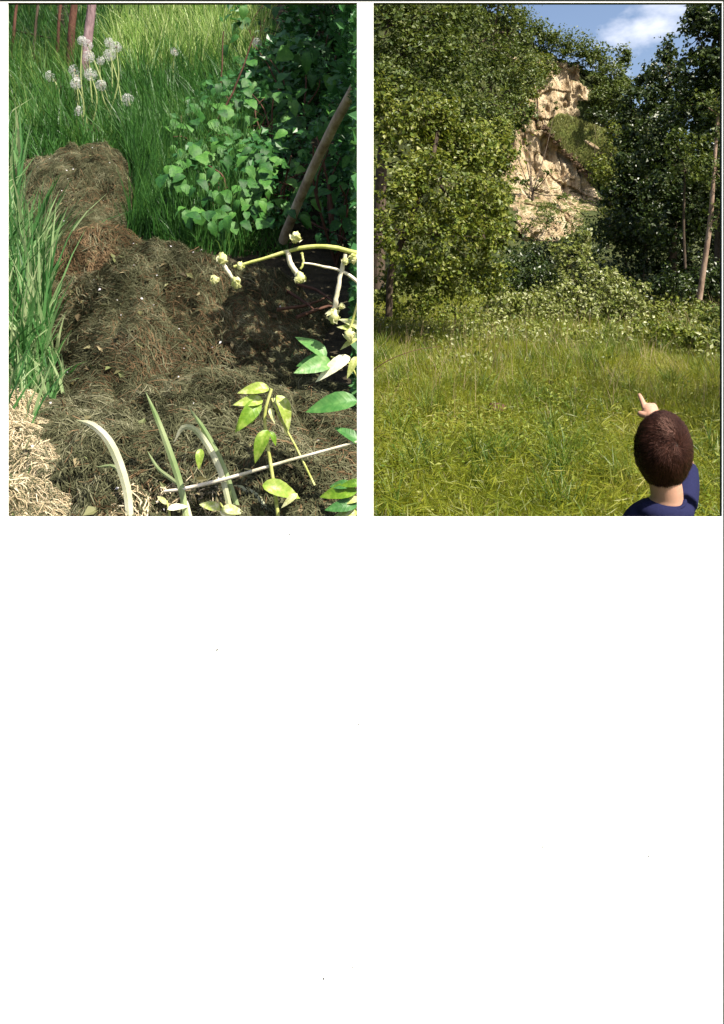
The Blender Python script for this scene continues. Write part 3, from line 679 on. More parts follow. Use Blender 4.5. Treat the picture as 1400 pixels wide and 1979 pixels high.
def bramble(cx, cy, rx, ry, nleaf, leafpx, lab, dback=0.35, fill=700, base=None, seed=1):
    b = on_bank(min(cx, 690), min(cy + ry + 25, 520)) if base is None else on_bank(*base)
    d0 = b[1]
    root = empty('bramble_bush', tuple(b)); tag(root, lab, 'bush', 'bramble bushes along the shady side of the bank')
    g = Geo(); ends = []
    for k in range(7):
        e = P(min(cx + rng.uniform(-0.85, 0.85) * rx, 694), cy + rng.uniform(-0.95, 0.5) * ry, d0 + rng.uniform(-0.15, dback))
        m_ = (b + e) / 2 + np.array([rng.normal(0, 0.04), 0, 0.05]); tube(g, smooth_path([b, m_, e], 10), [0.005, 0.002], 5); ends.append((b, m_, e))
    g.obj('cane', M_cane, root, smooth=True, origin=tuple(b))
    for k in range(nleaf):
        a = rng.uniform(0, 2 * math.pi); r = math.sqrt(rng.uniform(0, 1))
        px = min(cx + rx * r * math.cos(a), 690); py = cy + ry * r * math.sin(a)
        dd = min(float(bank_d(py)) - rng.uniform(0.32, 0.62), d0 + rng.uniform(-0.2, dback))
        pos = P(px, py, dd); size = rng.uniform(*leafpx) / F * dd
        nrmv = np.array([rng.normal(0.1, 0.35), -0.6 + rng.normal(0, 0.3), 0.6 + rng.normal(0, 0.25)])
        tip = np.array([rng.normal(0, 0.6), -0.35, -0.75 + rng.normal(0, 0.35)])
        place_leaf(LEAVES[k % 3], root, b, pos, size, nrmv, tip)
    n = fill
    a = rng.uniform(0, 2 * math.pi, n); r = np.sqrt(rng.uniform(0, 1, n))
    px = np.minimum(cx + rx * 1.05 * r * np.cos(a), 693); py = cy + ry * 1.05 * r * np.sin(a)
    dd = np.minimum(bank_d(py) - rng.uniform(0.0, 0.35, n), d0 + 0.2 + rng.uniform(-0.2, dback + 0.2, n))
    C = np.stack([(px - CX) / F * dd, dd, EYE + (HY - py) / F * dd], -1)
    s = rng.uniform(0.6, 1.1, n) * np.mean(leafpx) / F * dd * 0.7
    g = Geo(); add_leaves(g, C, nrm(rng.normal(0, 0.5, (n, 3)) + [0.1, -0.4, 0.7]), nrm(rng.normal(0, 0.6, (n, 3)) + [0, -0.2, -0.6]), s, s * 0.65, 0.15)
    o = g.obj('inner_foliage', M_shrub, root, origin=tuple(b)); o['kind'] = 'stuff'
bramble(630, 60, 85, 95, 40, (24, 44), 'darkest bramble bush in the shaded upper corner beside the leaning pole', fill=1500)
bramble(560, 150, 90, 80, 46, (26, 46), 'bramble bush with broad leaves above the leaning pole', fill=900)
bramble(490, 60, 70, 70, 22, (20, 36), 'bramble sprays in front of the pale sunlit grass', fill=60)
bramble(470, 215, 105, 75, 60, (22, 40), 'bramble bush in the middle of the bank beside the grass', fill=600)
bramble(430, 350, 115, 85, 110, (20, 38), 'low bramble with large pale veined leaves above the middle heap', fill=500)
bramble(540, 340, 75, 95, 60, (20, 38), 'low dark bramble behind the foot of the leaning pole', fill=700)
bramble(650, 330, 55, 150, 26, (20, 36), 'sparse dark bramble behind the leaning pole at the shaded edge', fill=700)

bramble(395, 265, 80, 60, 44, (16, 30), 'loose bramble with small leaves mixed into the tall grass', fill=200)
bramble(530, 235, 75, 70, 44, (20, 36), 'bramble bush with small leaves around the arching cane', fill=500)

# dense hedge added to close the open flank and cast shade, mostly out of view
b = np.array([0.0, 3.2, float(bank_z(np.array([0.0]), np.array([3.2]))[0])])
root = empty('hedge', tuple(b)); tag(root, 'dark hedge added to close and shade the side of the bank behind the leaning pole', 'hedge')
n = 13000
dd = np.where(rng.uniform(0, 1, n) < 0.2, rng.uniform(1.25, 2.35, n), rng.uniform(2.35, 5.6, n)); uu = np.maximum(-np.abs(rng.normal(0, 0.016, n)), np.where(dd < 2.35, -0.012, -0.08)) + 0.004; zz = rng.uniform(0, 1, n)  # nearest leaves: thin added strip, hidden by the page bar, shading the heaps
C = np.stack([uu * dd, dd, bank_z(uu * dd, dd) + zz * np.where(dd < 2.35, 0.75, 0.55 + 0.55 * (dd - 1.7))], -1)
s = rng.uniform(0.035, 0.07, n); s = np.minimum(s, 0.026 * dd); C[:, 0] = np.minimum(C[:, 0], 0.011 * dd - s * 0.5); g = Geo(); add_leaves(g, C, nrm(rng.normal(0, 0.6, (n, 3)) + [0.5, -0.3, 0.6]), rand_dirs(n), s, s * 0.65)
o = g.obj('foliage', M_shrub, root, origin=tuple(b)); o['kind'] = 'stuff'
g = Geo()
for k in range(16):
    y0 = 2.4 + k * 0.2; q = np.array([-0.012 * y0, y0, float(bank_z(np.array([0.0]), np.array([y0]))[0]) - 0.05]); tube(g, smooth_path([q, q + [rng.normal(0, 0.01), rng.normal(0, 0.06), 0.45 + 0.4 * (y0 - 1.7)]], 6), [0.008, 0.003], 5)
g.obj('stem', M_cane, root, smooth=True, origin=tuple(b))

n = 7000; dd = rng.uniform(0.95, 6.0, n); zt = bank_z(0 * dd, dd); s = np.minimum(rng.uniform(0.03, 0.07, n), 0.02 * dd)
C = np.stack([0.0055 * dd + rng.uniform(0.0, 0.003, n) * dd, dd, rng.uniform(0.02, 1.0, n) * zt], -1)
g = Geo(); add_leaves(g, C, nrm(rng.normal(0, 0.18, (n, 3)) + [1.0, -0.1, 0.1]), nrm(rng.normal(0, 0.4, (n, 3)) + [0, 0, -1]), s, s * 0.7, 0.1)
o = g.obj('creeper', M_shrub, root, origin=tuple(b)); o['kind'] = 'stuff'

# ---- leaning pole and dead twigs
stick([P(548, 466, 2.14), P(575, 395, 2.0), P(625, 285, 1.80), P(686, 168, 1.62), P(697, 148, 1.6)], [0.015, 0.013, 0.012, 0.010], M_wood, 'leaning_pole', 'grey brown dead pole leaning up to the shaded corner', 'pole', noise=0.0005)
tw = [([(535, 598), (590, 590), (640, 572)], 'straight pale fallen twig nearest the heap'), ([(545, 555), (575, 575), (610, 600)], 'dark fallen twig crossing under the sprig'),
      ([(560, 548), (610, 560), (650, 588)], 'uppermost reddish fallen twig in the shaded hollow'), ([(575, 615), (620, 596), (668, 590)], 'low fallen twig beside the sprout leaves'),
      ([(600, 430), (640, 448), (680, 470)], 'thin brown twig above the budding sprig')]
for pl, lab in tw:
    dd = [float(bank_d(y)) - 0.26 for x, y in pl]
    stick([P(x, y, d_) for (x, y), d_ in zip(pl, dd)], [0.0045, 0.004, 0.002], M_cane, 'twig', lab, 'twig', 'dead twigs beside the middle heap', 6, 10, 0.001)
cn = [([(372, 310), (400, 260), (440, 200), (462, 150), (490, 70)], 'long reddish cane arching up through the brambles'), ([(425, 210), (428, 150), (432, 60)], 'upright dark cane standing before the pale grass'),
      ([(585, 245), (590, 190), (592, 145)], 'short upright cane among broad bramble leaves'), ([(365, 320), (420, 315), (480, 305)], 'low horizontal cane above the large leaves'),
      ([(255, 165), (275, 215), (320, 275)], 'thin dry stalk slanting through grass behind the upper heap'), ([(615, 90), (612, 50), (622, 10)], 'dark cane in the shaded upper corner')]
for pl, lab in cn:
    d_ = float(bank_d(pl[0][1])) - 0.12
    stick([P(x, y, d_) for x, y in pl], [0.006, 0.0045, 0.003], M_cane, 'bramble_cane', lab, 'cane', 'canes in the brambles', 6, 14, 0.001)

# ---- foreground blades, sprouts and budding sprig
def blade(pl, wpx, mat, lab, d=0.88, flat=True):
    pts = [P(x, y, d + 0.04 * (i / len(pl))) for i, (x, y) in enumerate(pl)]
    c = smooth_path(pts, 14); w = np.interp(np.linspace(0, 1, 14), [0, 0.45, 0.8, 1], [0.8, 1.0, 0.7, 0.06]) * wpx * 1.35 / F * d / 2
    t = nrm(np.gradient(c, axis=0)); s = nrm(np.cross(t, np.array([0.15, 1, 0.1])))
    n_ = np.cross(s, t)
    rows_ = [c - s * w[:, None], c - n_ * w[:, None] * 0.22, c + s * w[:, None], c - n_ * w[:, None] * 0.18 + np.array([0, 0.0008, 0])]
    V = np.stack(rows_, 1).reshape(-1, 3); k = np.arange(13)[:, None] * 4
    g = Geo(); g.add(V, np.vstack([k + [0, 1, 5, 4], k + [1, 2, 6, 5], k + [2, 3, 7, 6], k + [3, 0, 4, 7]]))
    o = g.obj('grass_blade', mat, smooth=False, origin=tuple(c[0])); tag(o, lab, 'grass blade', 'bent grass blades at the lower edge'); return o
blade([(252, 1015), (244, 940), (216, 862), (182, 824), (148, 812)], 15, M_fore_pale, 'broad pale blade arching over the straw heap')
blade([(362, 1015), (348, 935), (312, 830), (281, 756)], 11, M_fore_blade, 'tall straight blade leaning up from the lower edge')
blade([(470, 1015), (436, 915), (400, 840), (364, 786)], 10, M_fore_blade, 'upper of two parallel blades crossing the dry stem')
blade([(452, 1015), (424, 905), (385, 838), (355, 826), (336, 856)], 10, M_fore_pale, 'blade bent over into a hook above the dry stem')
blade([(528, 1015), (500, 965), (474, 947), (452, 938)], 11, M_fore_pale, 'short pale blade curling at the lower edge')
blade([(350, 940), (330, 925), (305, 905), (285, 872)], 7, M_fore_blade, 'small blade rising from the end of the dry stem', 0.9)
blade([(372, 1015), (360, 975), (352, 948)], 9, M_fore_pale, 'stubby pale blade beneath the end of the dry stem')
blade([(250, 1015), (250, 960), (225, 905), (185, 903)], 8, M_fore_blade, 'thin green blade curling behind the broad pale one', 0.93)
stick([P(318, 950, 0.90), P(355, 945, 0.89), P(440, 925, 0.88), P(560, 890, 0.87), P(692, 854, 0.86), P(704, 850, 0.86)], [0.0020, 0.0026, 0.0018, 0.0014], M_stem_pale, 'dry_stem', 'pale dry stem slanting across the sprouts near the lower edge', 'stem')

FLEAF = [big_leaf('leaf', 1.0, 0.44, M_fore, 0.02, 12, 0.35, 0.35), big_leaf('leaf', 1.0, 0.42, M_fore_green, 0.02, 12, 0.25, 0.3), big_leaf('leaf', 1.0, 0.34, M_fore_white, 0.02, 12, 0.4, 0.35)]
def sprout(name, lab, stems, leaves, mat, d=0.87, cat='plant'):
    b = P(*stems[0][0][0], d); root = empty(name, tuple(b)); tag(root, lab, cat, 'young sprouts at the lower edge')
    for pl, wp in stems:
        g = Geo(); tube(g, smooth_path([P(x, y, d) for x, y in pl], 12), [wp / F * d / 2, wp / F * d / 2.6], 7); g.obj('stem', mat, root, smooth=True, origin=tuple(b))
    for (x, y, tx, ty, k) in leaves:
        a = P(x, y, d - 0.005); e = P(tx, ty, d - 0.015); v = e - a
        place_leaf(FLEAF[k], root, b, a, float(np.linalg.norm(v)), (0.25 + rng.normal(0, 0.2), -0.75, 0.6), v)
sprout('sprout', 'yellow green sprout with drooping paired leaves above the dry stem', [([(540, 1015), (528, 930), (516, 850), (512, 800), (525, 752)], 8), ([(608, 938), (575, 870), (540, 805), (525, 770)], 4.5)],
       [(520, 752, 462, 752, 0), (508, 775, 454, 782, 0), (500, 775, 456, 834, 0), (498, 778, 486, 818, 0), (535, 765, 572, 822, 0), (530, 770, 566, 800, 2), (518, 832, 494, 892, 0), (522, 835, 540, 850, 0), (522, 790, 530, 815, 2), (508, 938, 580, 945, 0), (575, 955, 545, 978, 2)], M_stem_yel)
sprout('sprout', 'green sprout with large upright leaf at the opening edge', [([(706, 1020), (706, 860), (700, 740), (690, 640)], 6), ([(706, 800), (690, 782), (672, 775)], 4), ([(700, 745), (672, 700), (640, 690)], 4)],
       [(630, 692, 596, 628, 1), (632, 694, 572, 690, 1), (640, 700, 566, 730, 1), (676, 690, 615, 735, 2), (690, 690, 672, 728, 2), (690, 655, 660, 668, 2), (686, 640, 664, 620, 0), (690, 775, 592, 786, 1), (700, 860, 668, 812, 1), (700, 640, 676, 600, 0)], M_stem_yel)
sprout('sprout', 'low yellow leaved sprout in the lower corner under the dry stem', [([(706, 1020), (690, 985), (660, 960)], 5)],
       [(690, 950, 620, 945, 0), (680, 938, 640, 925, 1), (690, 975, 630, 985, 1), (690, 990, 640, 1004, 0), (700, 935, 664, 930, 0), (695, 965, 655, 968, 2)], M_stem_yel)
sprout('sprout', 'tiny yellow sprout at the lower edge beneath the hooked blade', [([(438, 1015), (432, 985), (425, 972)], 5), ([(330, 1015), (326, 985), (322, 968)], 5)],
       [(425, 985, 392, 962, 0), (428, 985, 465, 975, 0), (425, 990, 470, 995, 2), (322, 975, 312, 955, 2), (324, 985, 348, 965, 2), (388, 868, 384, 905, 0)], M_stem_yel)

d = 0.86; b = P(706, 1018, d)
root = empty('budding_sprig', tuple(b)); tag(root, 'pale arching sprig with round buds reaching in from the opening edge', 'sprig')
for pl, w0, w1, mt in [([(706, 1018), (707, 800), (706, 560), (698, 500), (672, 484)], 8, 12, M_stem_yel), ([(690, 490), (640, 477), (590, 478), (552, 487), (500, 503), (452, 516)], 18, 9, M_stem_yel),
                   ([(556, 484), (562, 510), (577, 533)], 17, 20, M_stem_pale), ([(668, 492), (655, 550), (646, 600)], 14, 18, M_stem_pale), ([(588, 508), (630, 516), (665, 526), (694, 548)], 6, 13, M_stem_pale),
                   ([(430, 503), (438, 522), (452, 540)], 14, 14, M_stem_pale), ([(584, 488), (586, 505), (582, 520)], 8, 8, M_stem_yel), ([(700, 520), (690, 590), (672, 650)], 6, 10, M_stem_yel)]:
    g = Geo(); tube(g, smooth_path([P(x, y, d) for x, y in pl], 14) + rng.normal(0, 0.0003, (14, 3)), (np.interp(np.linspace(0, 1, 14), [0, 1], [w0, w1]) * rng.uniform(0.52, 0.62, 14) / F * d / 2), 10); g.obj('stem', mt, root, smooth=True, origin=tuple(b))
for x, y, r in [(572, 458, 13), (430, 499, 12), (416, 541, 10), (456, 546, 13), (580, 537, 13), (645, 611, 15), (464, 514, 9), (660, 592, 7), (668, 505, 8), (676, 648, 13), (684, 500, 11)]:
    c_ = P(x, y, d - 0.006); rr_ = r / F * d
    g = Geo(); ball(g, c_, rr_ * 0.78, 12, 8, (0.85, 0.85, 1.1), 0.35, int(x)); bo = g.obj('bud', M_bud, root, smooth=True, origin=tuple(b))
    n = 12; D = rand_dirs(n); D[:, 2] -= 0.25; D = nrm(D); g = Geo()
    sz = rng.uniform(0.7, 1.3, n) * rr_ * 1.0
    add_leaves(g, c_ + D * rr_ * 0.72, nrm(np.cross(D, rand_dirs(n)) * 0.7 + D * 0.8), D + rng.normal(0, 0.3, (n, 3)), sz, sz * 0.6, 0.3)
    g.obj('petals', M_bud_petal, bo, origin=tuple(b))

# ================================================================== RIGHT VIEW: BOY IN A MEADOW BELOW A SANDY CLIFF
# ---- meadow grass
def meadow(n, dr, hr, wr, mat, name, label, lean=0.35, seg=2, keep=None, xr=(-0.02, 0.62)):
    d = np.sqrt(rng.uniform(dr[0] ** 2, dr[1] ** 2, n)) if dr[1] / dr[0] < 2.2 else np.exp(rng.uniform(math.log(dr[0]), math.log(dr[1]), n))
    x = rng.uniform(*xr, n) * d
    if keep is not None: k = keep(x, d); x, d = x[k], d[k]
    n = len(d)
    z = gz(x, d); B = np.stack([x, d, z - 0.01], -1)
    patch = np.clip(0.78 + 0.5 * fbm(B, 0.9, 2, 6), 0.5, 1.5)
    h = rng.uniform(*hr, n) * patch; w = rng.uniform(*wr, n) * np.clip(d / 8, 0.8, 2)
    ln = np.stack([0.55 * vnoise(B, 2.3, 61) + rng.normal(0, lean, n), 0.55 * vnoise(B, 2.3, 71) + rng.normal(0, lean, n)], -1)
    g = Geo(); add_blades(g, B, h, ln, w, 0.5, seg)
    o = g.obj(name, mat); tag(o, label, 'grass', kind='stuff'); return o
meadow(80000, (3.6, 17), (0.05, 0.24), (0.004, 0.009), M_gr_meadow, 'grass', 'yellow green meadow grass around the boy')
meadow(14000, (4.5, 17), (0.16, 0.42), (0.003, 0.006), M_gr_meadow, 'grass', 'tall thin grass towards the far side of the meadow', 0.2)
meadow(5000, (3.6, 14), (0.08, 0.3), (0.003, 0.006), M_dry, 'grass', 'dry straw coloured stalks scattered through the meadow', 0.8)
n = 24000; d = rng.uniform(3.6, 9.5, n); x = rng.uniform(-0.02, 0.62, n) * d
C = np.stack([x, d, gz(x, d) + rng.uniform(0.02, 0.16, n)], -1)
k = fbm(C, 0.9, 2, 77) + rng.normal(0, 0.2, n) > -0.15; C = C[k]; n = len(C)
s = rng.uniform(0.02, 0.06, n); g = Geo(); add_leaves(g, C, nrm(rng.normal(0, 0.7, (n, 3)) + [0, -0.2, 0.9]), rand_dirs(n), s, s * 0.45, 0.2)
o = g.obj('meadow_herbs', M_herb, None); tag(o, 'low broad leaved herbs spread through the near meadow', 'herbs', kind='stuff')

meadow(14000, (1.0, 3.8), (0.06, 0.2), (0.004, 0.008), M_gr_meadow, 'grass', 'meadow grass about the feet of the boy', xr=(0.05, 1.0))
n = 9000; d = rng.uniform(9, 14.5, n); x = rng.uniform(-0.02, 0.55, n) * d
C = np.stack([x, d, gz(x, d) + np.abs(rng.normal(0, 0.17, n)) + 0.05], -1); k = fbm(C * [1, 1, 0.2], 0.8, 2, 88) + 0.10 * (d - 12) > rng.normal(0.05, 0.15, n); C = C[k]; n = len(C)
s = rng.uniform(0.04, 0.09, n); g = Geo(); add_leaves(g, C, nrm(rng.normal(0, 0.7, (n, 3)) + [0.2, -0.3, 0.6]), rand_dirs(n), s, s * 0.6, 0.2)
o = g.obj('weeds', M_leaf_pale); tag(o, 'pale leafy weeds thickening towards the far side of the meadow', 'weeds', kind='stuff')
meadow(1300, (7, 14.5), (0.35, 0.65), (0.003, 0.006), M_dry, 'grass', 'tall straw seed stalks standing above the far meadow', 0.18)
# arching coarse tufts and broad flopped blades that break up the meadow
nt_ = 150; td = rng.uniform(3.9, 12, nt_); tx = rng.uniform(0.0, 0.6, nt_) * td
cnt = 46; B = np.repeat(np.stack([tx, td, gz(tx, td) - 0.01], -1), cnt, 0) + rng.normal(0, 0.045, (nt_ * cnt, 3)) * [1, 1, 0]
n = len(B); a = rng.uniform(0, 2 * math.pi, n); l_ = rng.uniform(0.2, 1.1, n)
g = Geo(); add_blades(g, B, rng.uniform(0.14, 0.42, n) * np.repeat(rng.uniform(0.6, 1.1, nt_), cnt), np.stack([np.cos(a) * l_, np.sin(a) * l_], -1), rng.uniform(0.005, 0.011, n), 0.6, 4)
o = g.obj('grass', M_gr_tuft); tag(o, 'coarse darker green tufts dotted over the meadow', 'grass', kind='stuff')
n = 22000; d = 3.6 + np.abs(rng.normal(0, 3.6, n)); x = rng.uniform(-0.02, 0.62, n) * d
C = np.stack([x, d, gz(x, d) + rng.uniform(0.01, 0.17, n)], -1); s = rng.uniform(0.06, 0.16, n) * np.clip(1.25 - (d - 3.6) / 12, 0.5, 1)
g = Geo(); add_leaves(g, C, nrm(rng.normal(0, 0.6, (n, 3)) + [0, -0.3, 0.6]), nrm(rng.normal(0, 1, (n, 3)) * [1, 1, 0.7]), s, s * 0.085, 0.3)
o = g.obj('grass', M_gr_meadow); tag(o, 'flopped broad grass blades tangled in the near meadow', 'grass', kind='stuff')

# ---- trees and bushes
def leafy(name, lab, cat, base, blobs, leafpx, mat, count, trunk=None, bark=None, group=None, droop=0.0, dense=1.0, spread=0.16, limbs=True, hole=-0.28):
    """base (px,py,d); blobs (px,py,d,rx,ry) in photograph pixels at depth d"""
    b = P(*base); root = empty(name, tuple(b)); tag(root, lab, cat, group)
    tot = sum(q[3] * q[4] for q in blobs)
    g = Geo(); tg = Geo()
    bark = bark or M_bark
    hgt = max(EYE + (HY - q[1]) / F * q[2] for q in blobs) - b[2]
    if trunk:
        w = [P(x, y, dd) for x, y, dd in trunk[0]]; tube(tg, smooth_path([b] + w, 14), trunk[1], 8); hub = w[len(w) // 2]
    else:
        hub = b + np.array([0, 0, 0.05 * hgt])
    for (px, py, d, rx, ry) in blobs:
        c = P(px, py, d); r = np.array([rx, (rx + ry) * 0.42, ry]) / F * d
        n = int(count * rx * ry / tot)
        ncl = max(6, n // 26)
        dirs = rand_dirs(ncl); dirs[:, 1] = np.where(rng.uniform(0, 1, ncl) < 0.6, -np.abs(dirs[:, 1]), dirs[:, 1])
        rad = rng.uniform(0.15, 1.0, ncl) ** 0.45
        lobes = 1 + 0.22 * vnoise(dirs, 1.9, int(px) + 3)
        cc = c + dirs * (rad * lobes)[:, None] * r
        which = rng.integers(0, ncl, n)
        csz = rng.uniform(0.65, 1.35, ncl)
        C = cc[which] + rng.normal(0, 1, (n, 3)) * r.mean() * spread * rng.uniform(0.5, 1.3, (ncl, 1))[which]
        ho = vnoise(C, 1.6 / max(r.mean(), 0.25), int(px) + 11) + 0.6 * vnoise(C, 4.0 / max(r.mean(), 0.25), int(py) + 5); kp = ho > hole; C = C[kp]; which = which[kp]; n = len(C)
        s = rng.uniform(0.6, 1.25, n) * csz[which] * leafpx / F * d
        out = nrm(C - c)
        N_ = nrm(rng.normal(0, 0.65, (n, 3)) + out * 0.5 + [0.1, -0.1, 0.55])
        D_ = nrm(rng.normal(0, 0.8, (n, 3)) + [0, 0, -0.35 - droop])
        add_leaves(g, C, N_, D_, s, s * 0.72, 0.22)
        # limb and twigs into the blob
        if limbs:
            lr = 0.012 * hgt * 0.55 if trunk is None else trunk[1][0] * 0.4
            st = hub if trunk is None else w[min(len(w) - 1, int(np.argmin([np.linalg.norm(q - c) for q in w])))]
            mid = (st + c) / 2 + np.array([0, 0, -0.06 * np.linalg.norm(c - st)])
            tube(tg, smooth_path([st, mid, c], 8), [lr, lr * 0.35], 6)
            for k in rng.integers(0, ncl, 12):
                tube(tg, smooth_path([mid * 0.3 + c * 0.7, cc[k]], 4), [lr * 0.28, lr * 0.08], 4)
    if trunk is None: tube(tg, [b - [0, 0, 0.1], hub], [0.014 * hgt, 0.012 * hgt], 7)
    tg.obj('trunk', bark, root, smooth=True, origin=tuple(b))
    g.obj('crown', mat, root, origin=tuple(b))
    return root

# left side: bright tree in front of darker tall trees
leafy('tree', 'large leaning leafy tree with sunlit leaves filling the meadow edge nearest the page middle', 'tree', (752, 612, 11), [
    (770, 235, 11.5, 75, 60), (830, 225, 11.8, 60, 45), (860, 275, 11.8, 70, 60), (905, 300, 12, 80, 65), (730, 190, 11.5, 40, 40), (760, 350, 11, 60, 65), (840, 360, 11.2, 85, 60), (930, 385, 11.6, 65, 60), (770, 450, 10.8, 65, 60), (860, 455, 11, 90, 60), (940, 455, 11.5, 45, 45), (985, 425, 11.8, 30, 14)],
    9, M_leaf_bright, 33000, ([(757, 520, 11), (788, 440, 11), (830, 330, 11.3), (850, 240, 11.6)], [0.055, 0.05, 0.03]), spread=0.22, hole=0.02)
leafy('tree', 'tall dark tree standing behind the sunlit leaning tree', 'tree', (730, 560, 15.5), [
    (745, 40, 15, 70, 75), (810, 20, 15.5, 75, 60), (770, 120, 15, 80, 70), (850, 110, 15.5, 70, 70), (740, 190, 14.5, 60, 60), (820, 195, 15, 70, 55), (880, 30, 16, 60, 50), (880, 210, 15.5, 55, 50)],
    9, M_leaf_mid, 19000, ([(735, 400, 15.5), (745, 250, 15.5), (790, 60, 15.5)], [0.16, 0.12, 0.05]), spread=0.22, hole=-0.12)
leafy('tree', 'mid green tree against the sky at the cliff shoulder', 'tree', (930, 470, 24), [
    (940, 25, 24, 55, 50), (985, 60, 24.5, 45, 45), (915, 90, 23.5, 55, 50), (985, 125, 24, 55, 45), (930, 165, 23.5, 60, 50), (1010, 150, 24.5, 45, 40), (1000, 210, 24, 45, 40), (950, 225, 23, 55, 45), (965, 0, 24, 50, 30)],
    6.5, M_leaf_mid, 13000, ([(935, 350, 24), (945, 200, 24), (955, 60, 24)], [0.14, 0.11, 0.04]), spread=0.2)
leafy('bush', 'broad sunlit bush below the leaning tree at the meadow edge', 'bush', (880, 615, 12), [
    (830, 525, 11.8, 80, 55), (900, 500, 12, 75, 60), (945, 540, 12, 40, 45), (870, 565, 11.6, 75, 35), (760, 560, 11.4, 45, 50)], 8.5, M_leaf_bright, 5600, group='bushes along the meadow edge', spread=0.2)
leafy('bush', 'sunlit bush hanging beside the bare sand of the cliff', 'bush', (975, 480, 20), [(945, 295, 20, 55, 45), (950, 350, 20, 45, 45), (945, 400, 19, 45, 45), (965, 255, 21, 35, 28)], 7, M_leaf_bright, 8000, group='bushes along the cliff foot', spread=0.2)

# cliff bushes
leafy('bush', 'rounded dark bush crowning the top of the cliff', 'bush', (1095, 145, 36.4), [(1075, 92, 36.0, 34, 34), (1110, 95, 36.0, 36, 34), (1130, 112, 36.0, 27, 28), (1045, 78, 36.2, 34, 36), (1010, 55, 36.2, 36, 34), (985, 35, 36.2, 32, 28), (1060, 125, 35.2, 16, 20)], 5, M_leaf_mid, 11000, group='bushes on the cliff', spread=0.2)
leafy('bush', 'small tree on the cliff edge standing out against blue sky', 'bush', (1165, 250, 35.5), [(1162, 118, 36.4, 26, 28), (1205, 112, 36.4, 14, 26), (1178, 150, 35.6, 32, 30), (1160, 188, 34.9, 22, 26), (1195, 195, 35.0, 30, 34), (1205, 165, 36.4, 16, 20)], 5, M_leaf_mid, 10000, group='bushes on the cliff', spread=0.2)
leafy('bush', 'dark bush in the gully beneath the cliff edge tree', 'bush', (1150, 300, 33), [(1152, 222, 34.2, 24, 14), (1195, 248, 33, 30, 30), (1212, 290, 32.5, 26, 30)], 5, M_leaf_dark, 4500, group='bushes on the cliff', spread=0.2)
leafy('bush', 'ivy-like growth clinging to the upper cliff face', 'bush', (1040, 230, 33), [(1000, 140, 33.5, 34, 24), (1040, 140, 34, 28, 20), (1000, 190, 33, 28, 28), (1030, 168, 33.2, 22, 18), (1035, 120, 34.5, 28, 16), (975, 225, 32.5, 34, 30)], 5, M_leaf_bright, 6500, group='bushes on the cliff', spread=0.2)
leafy('bush', 'small shrub growing out of the bare sand', 'bush', (1030, 382, 32.4), [(1010, 352, 32, 14, 9), (1062, 334, 32.4, 13, 11), (1045, 348, 32.2, 12, 5), (1000, 300, 33.4, 10, 8), (1022, 276, 33.6, 9, 6), (1085, 378, 32.0, 16, 8), (1008, 246, 33.8, 12, 8), (1075, 205, 34.6, 9, 8)], 4.6, M_leaf_mid, 900, group='bushes on the cliff', spread=0.2)
leafy('bush', 'dark olive scrub at the foot of the sand slope', 'bush', (1070, 460, 30), [(1065, 412, 31, 34, 22), (1035, 440, 30.5, 30, 12), (1115, 440, 30, 30, 20)], 4.4, M_leaf_mid, 1300, group='bushes along the cliff foot', spread=0.25)
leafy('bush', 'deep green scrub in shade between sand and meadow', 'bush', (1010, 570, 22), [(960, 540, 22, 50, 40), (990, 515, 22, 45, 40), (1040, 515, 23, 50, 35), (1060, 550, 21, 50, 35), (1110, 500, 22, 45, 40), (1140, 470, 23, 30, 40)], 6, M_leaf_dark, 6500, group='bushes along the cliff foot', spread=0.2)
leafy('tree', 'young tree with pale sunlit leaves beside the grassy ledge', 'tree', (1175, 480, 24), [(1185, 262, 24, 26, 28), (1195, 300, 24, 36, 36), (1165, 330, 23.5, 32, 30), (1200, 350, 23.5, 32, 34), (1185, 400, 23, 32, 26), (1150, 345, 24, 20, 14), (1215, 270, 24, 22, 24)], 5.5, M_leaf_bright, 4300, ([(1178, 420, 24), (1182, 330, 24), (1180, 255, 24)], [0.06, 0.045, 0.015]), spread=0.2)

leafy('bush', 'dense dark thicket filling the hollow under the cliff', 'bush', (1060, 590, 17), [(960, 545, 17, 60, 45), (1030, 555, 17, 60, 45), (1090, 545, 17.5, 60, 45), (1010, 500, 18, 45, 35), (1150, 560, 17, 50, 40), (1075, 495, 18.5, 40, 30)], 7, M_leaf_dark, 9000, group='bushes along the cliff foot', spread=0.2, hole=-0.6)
leafy('bush', 'brown green thicket beneath the leaning pale trunk', 'bush', (1340, 600, 14), [(1300, 560, 14.2, 50, 40), (1360, 545, 14.4, 45, 40), (1400, 560, 14, 40, 50), (1250, 575, 14.4, 45, 28)], 7, M_leaf_dark, 5000, group='bushes along the meadow edge', spread=0.2, hole=-0.6)
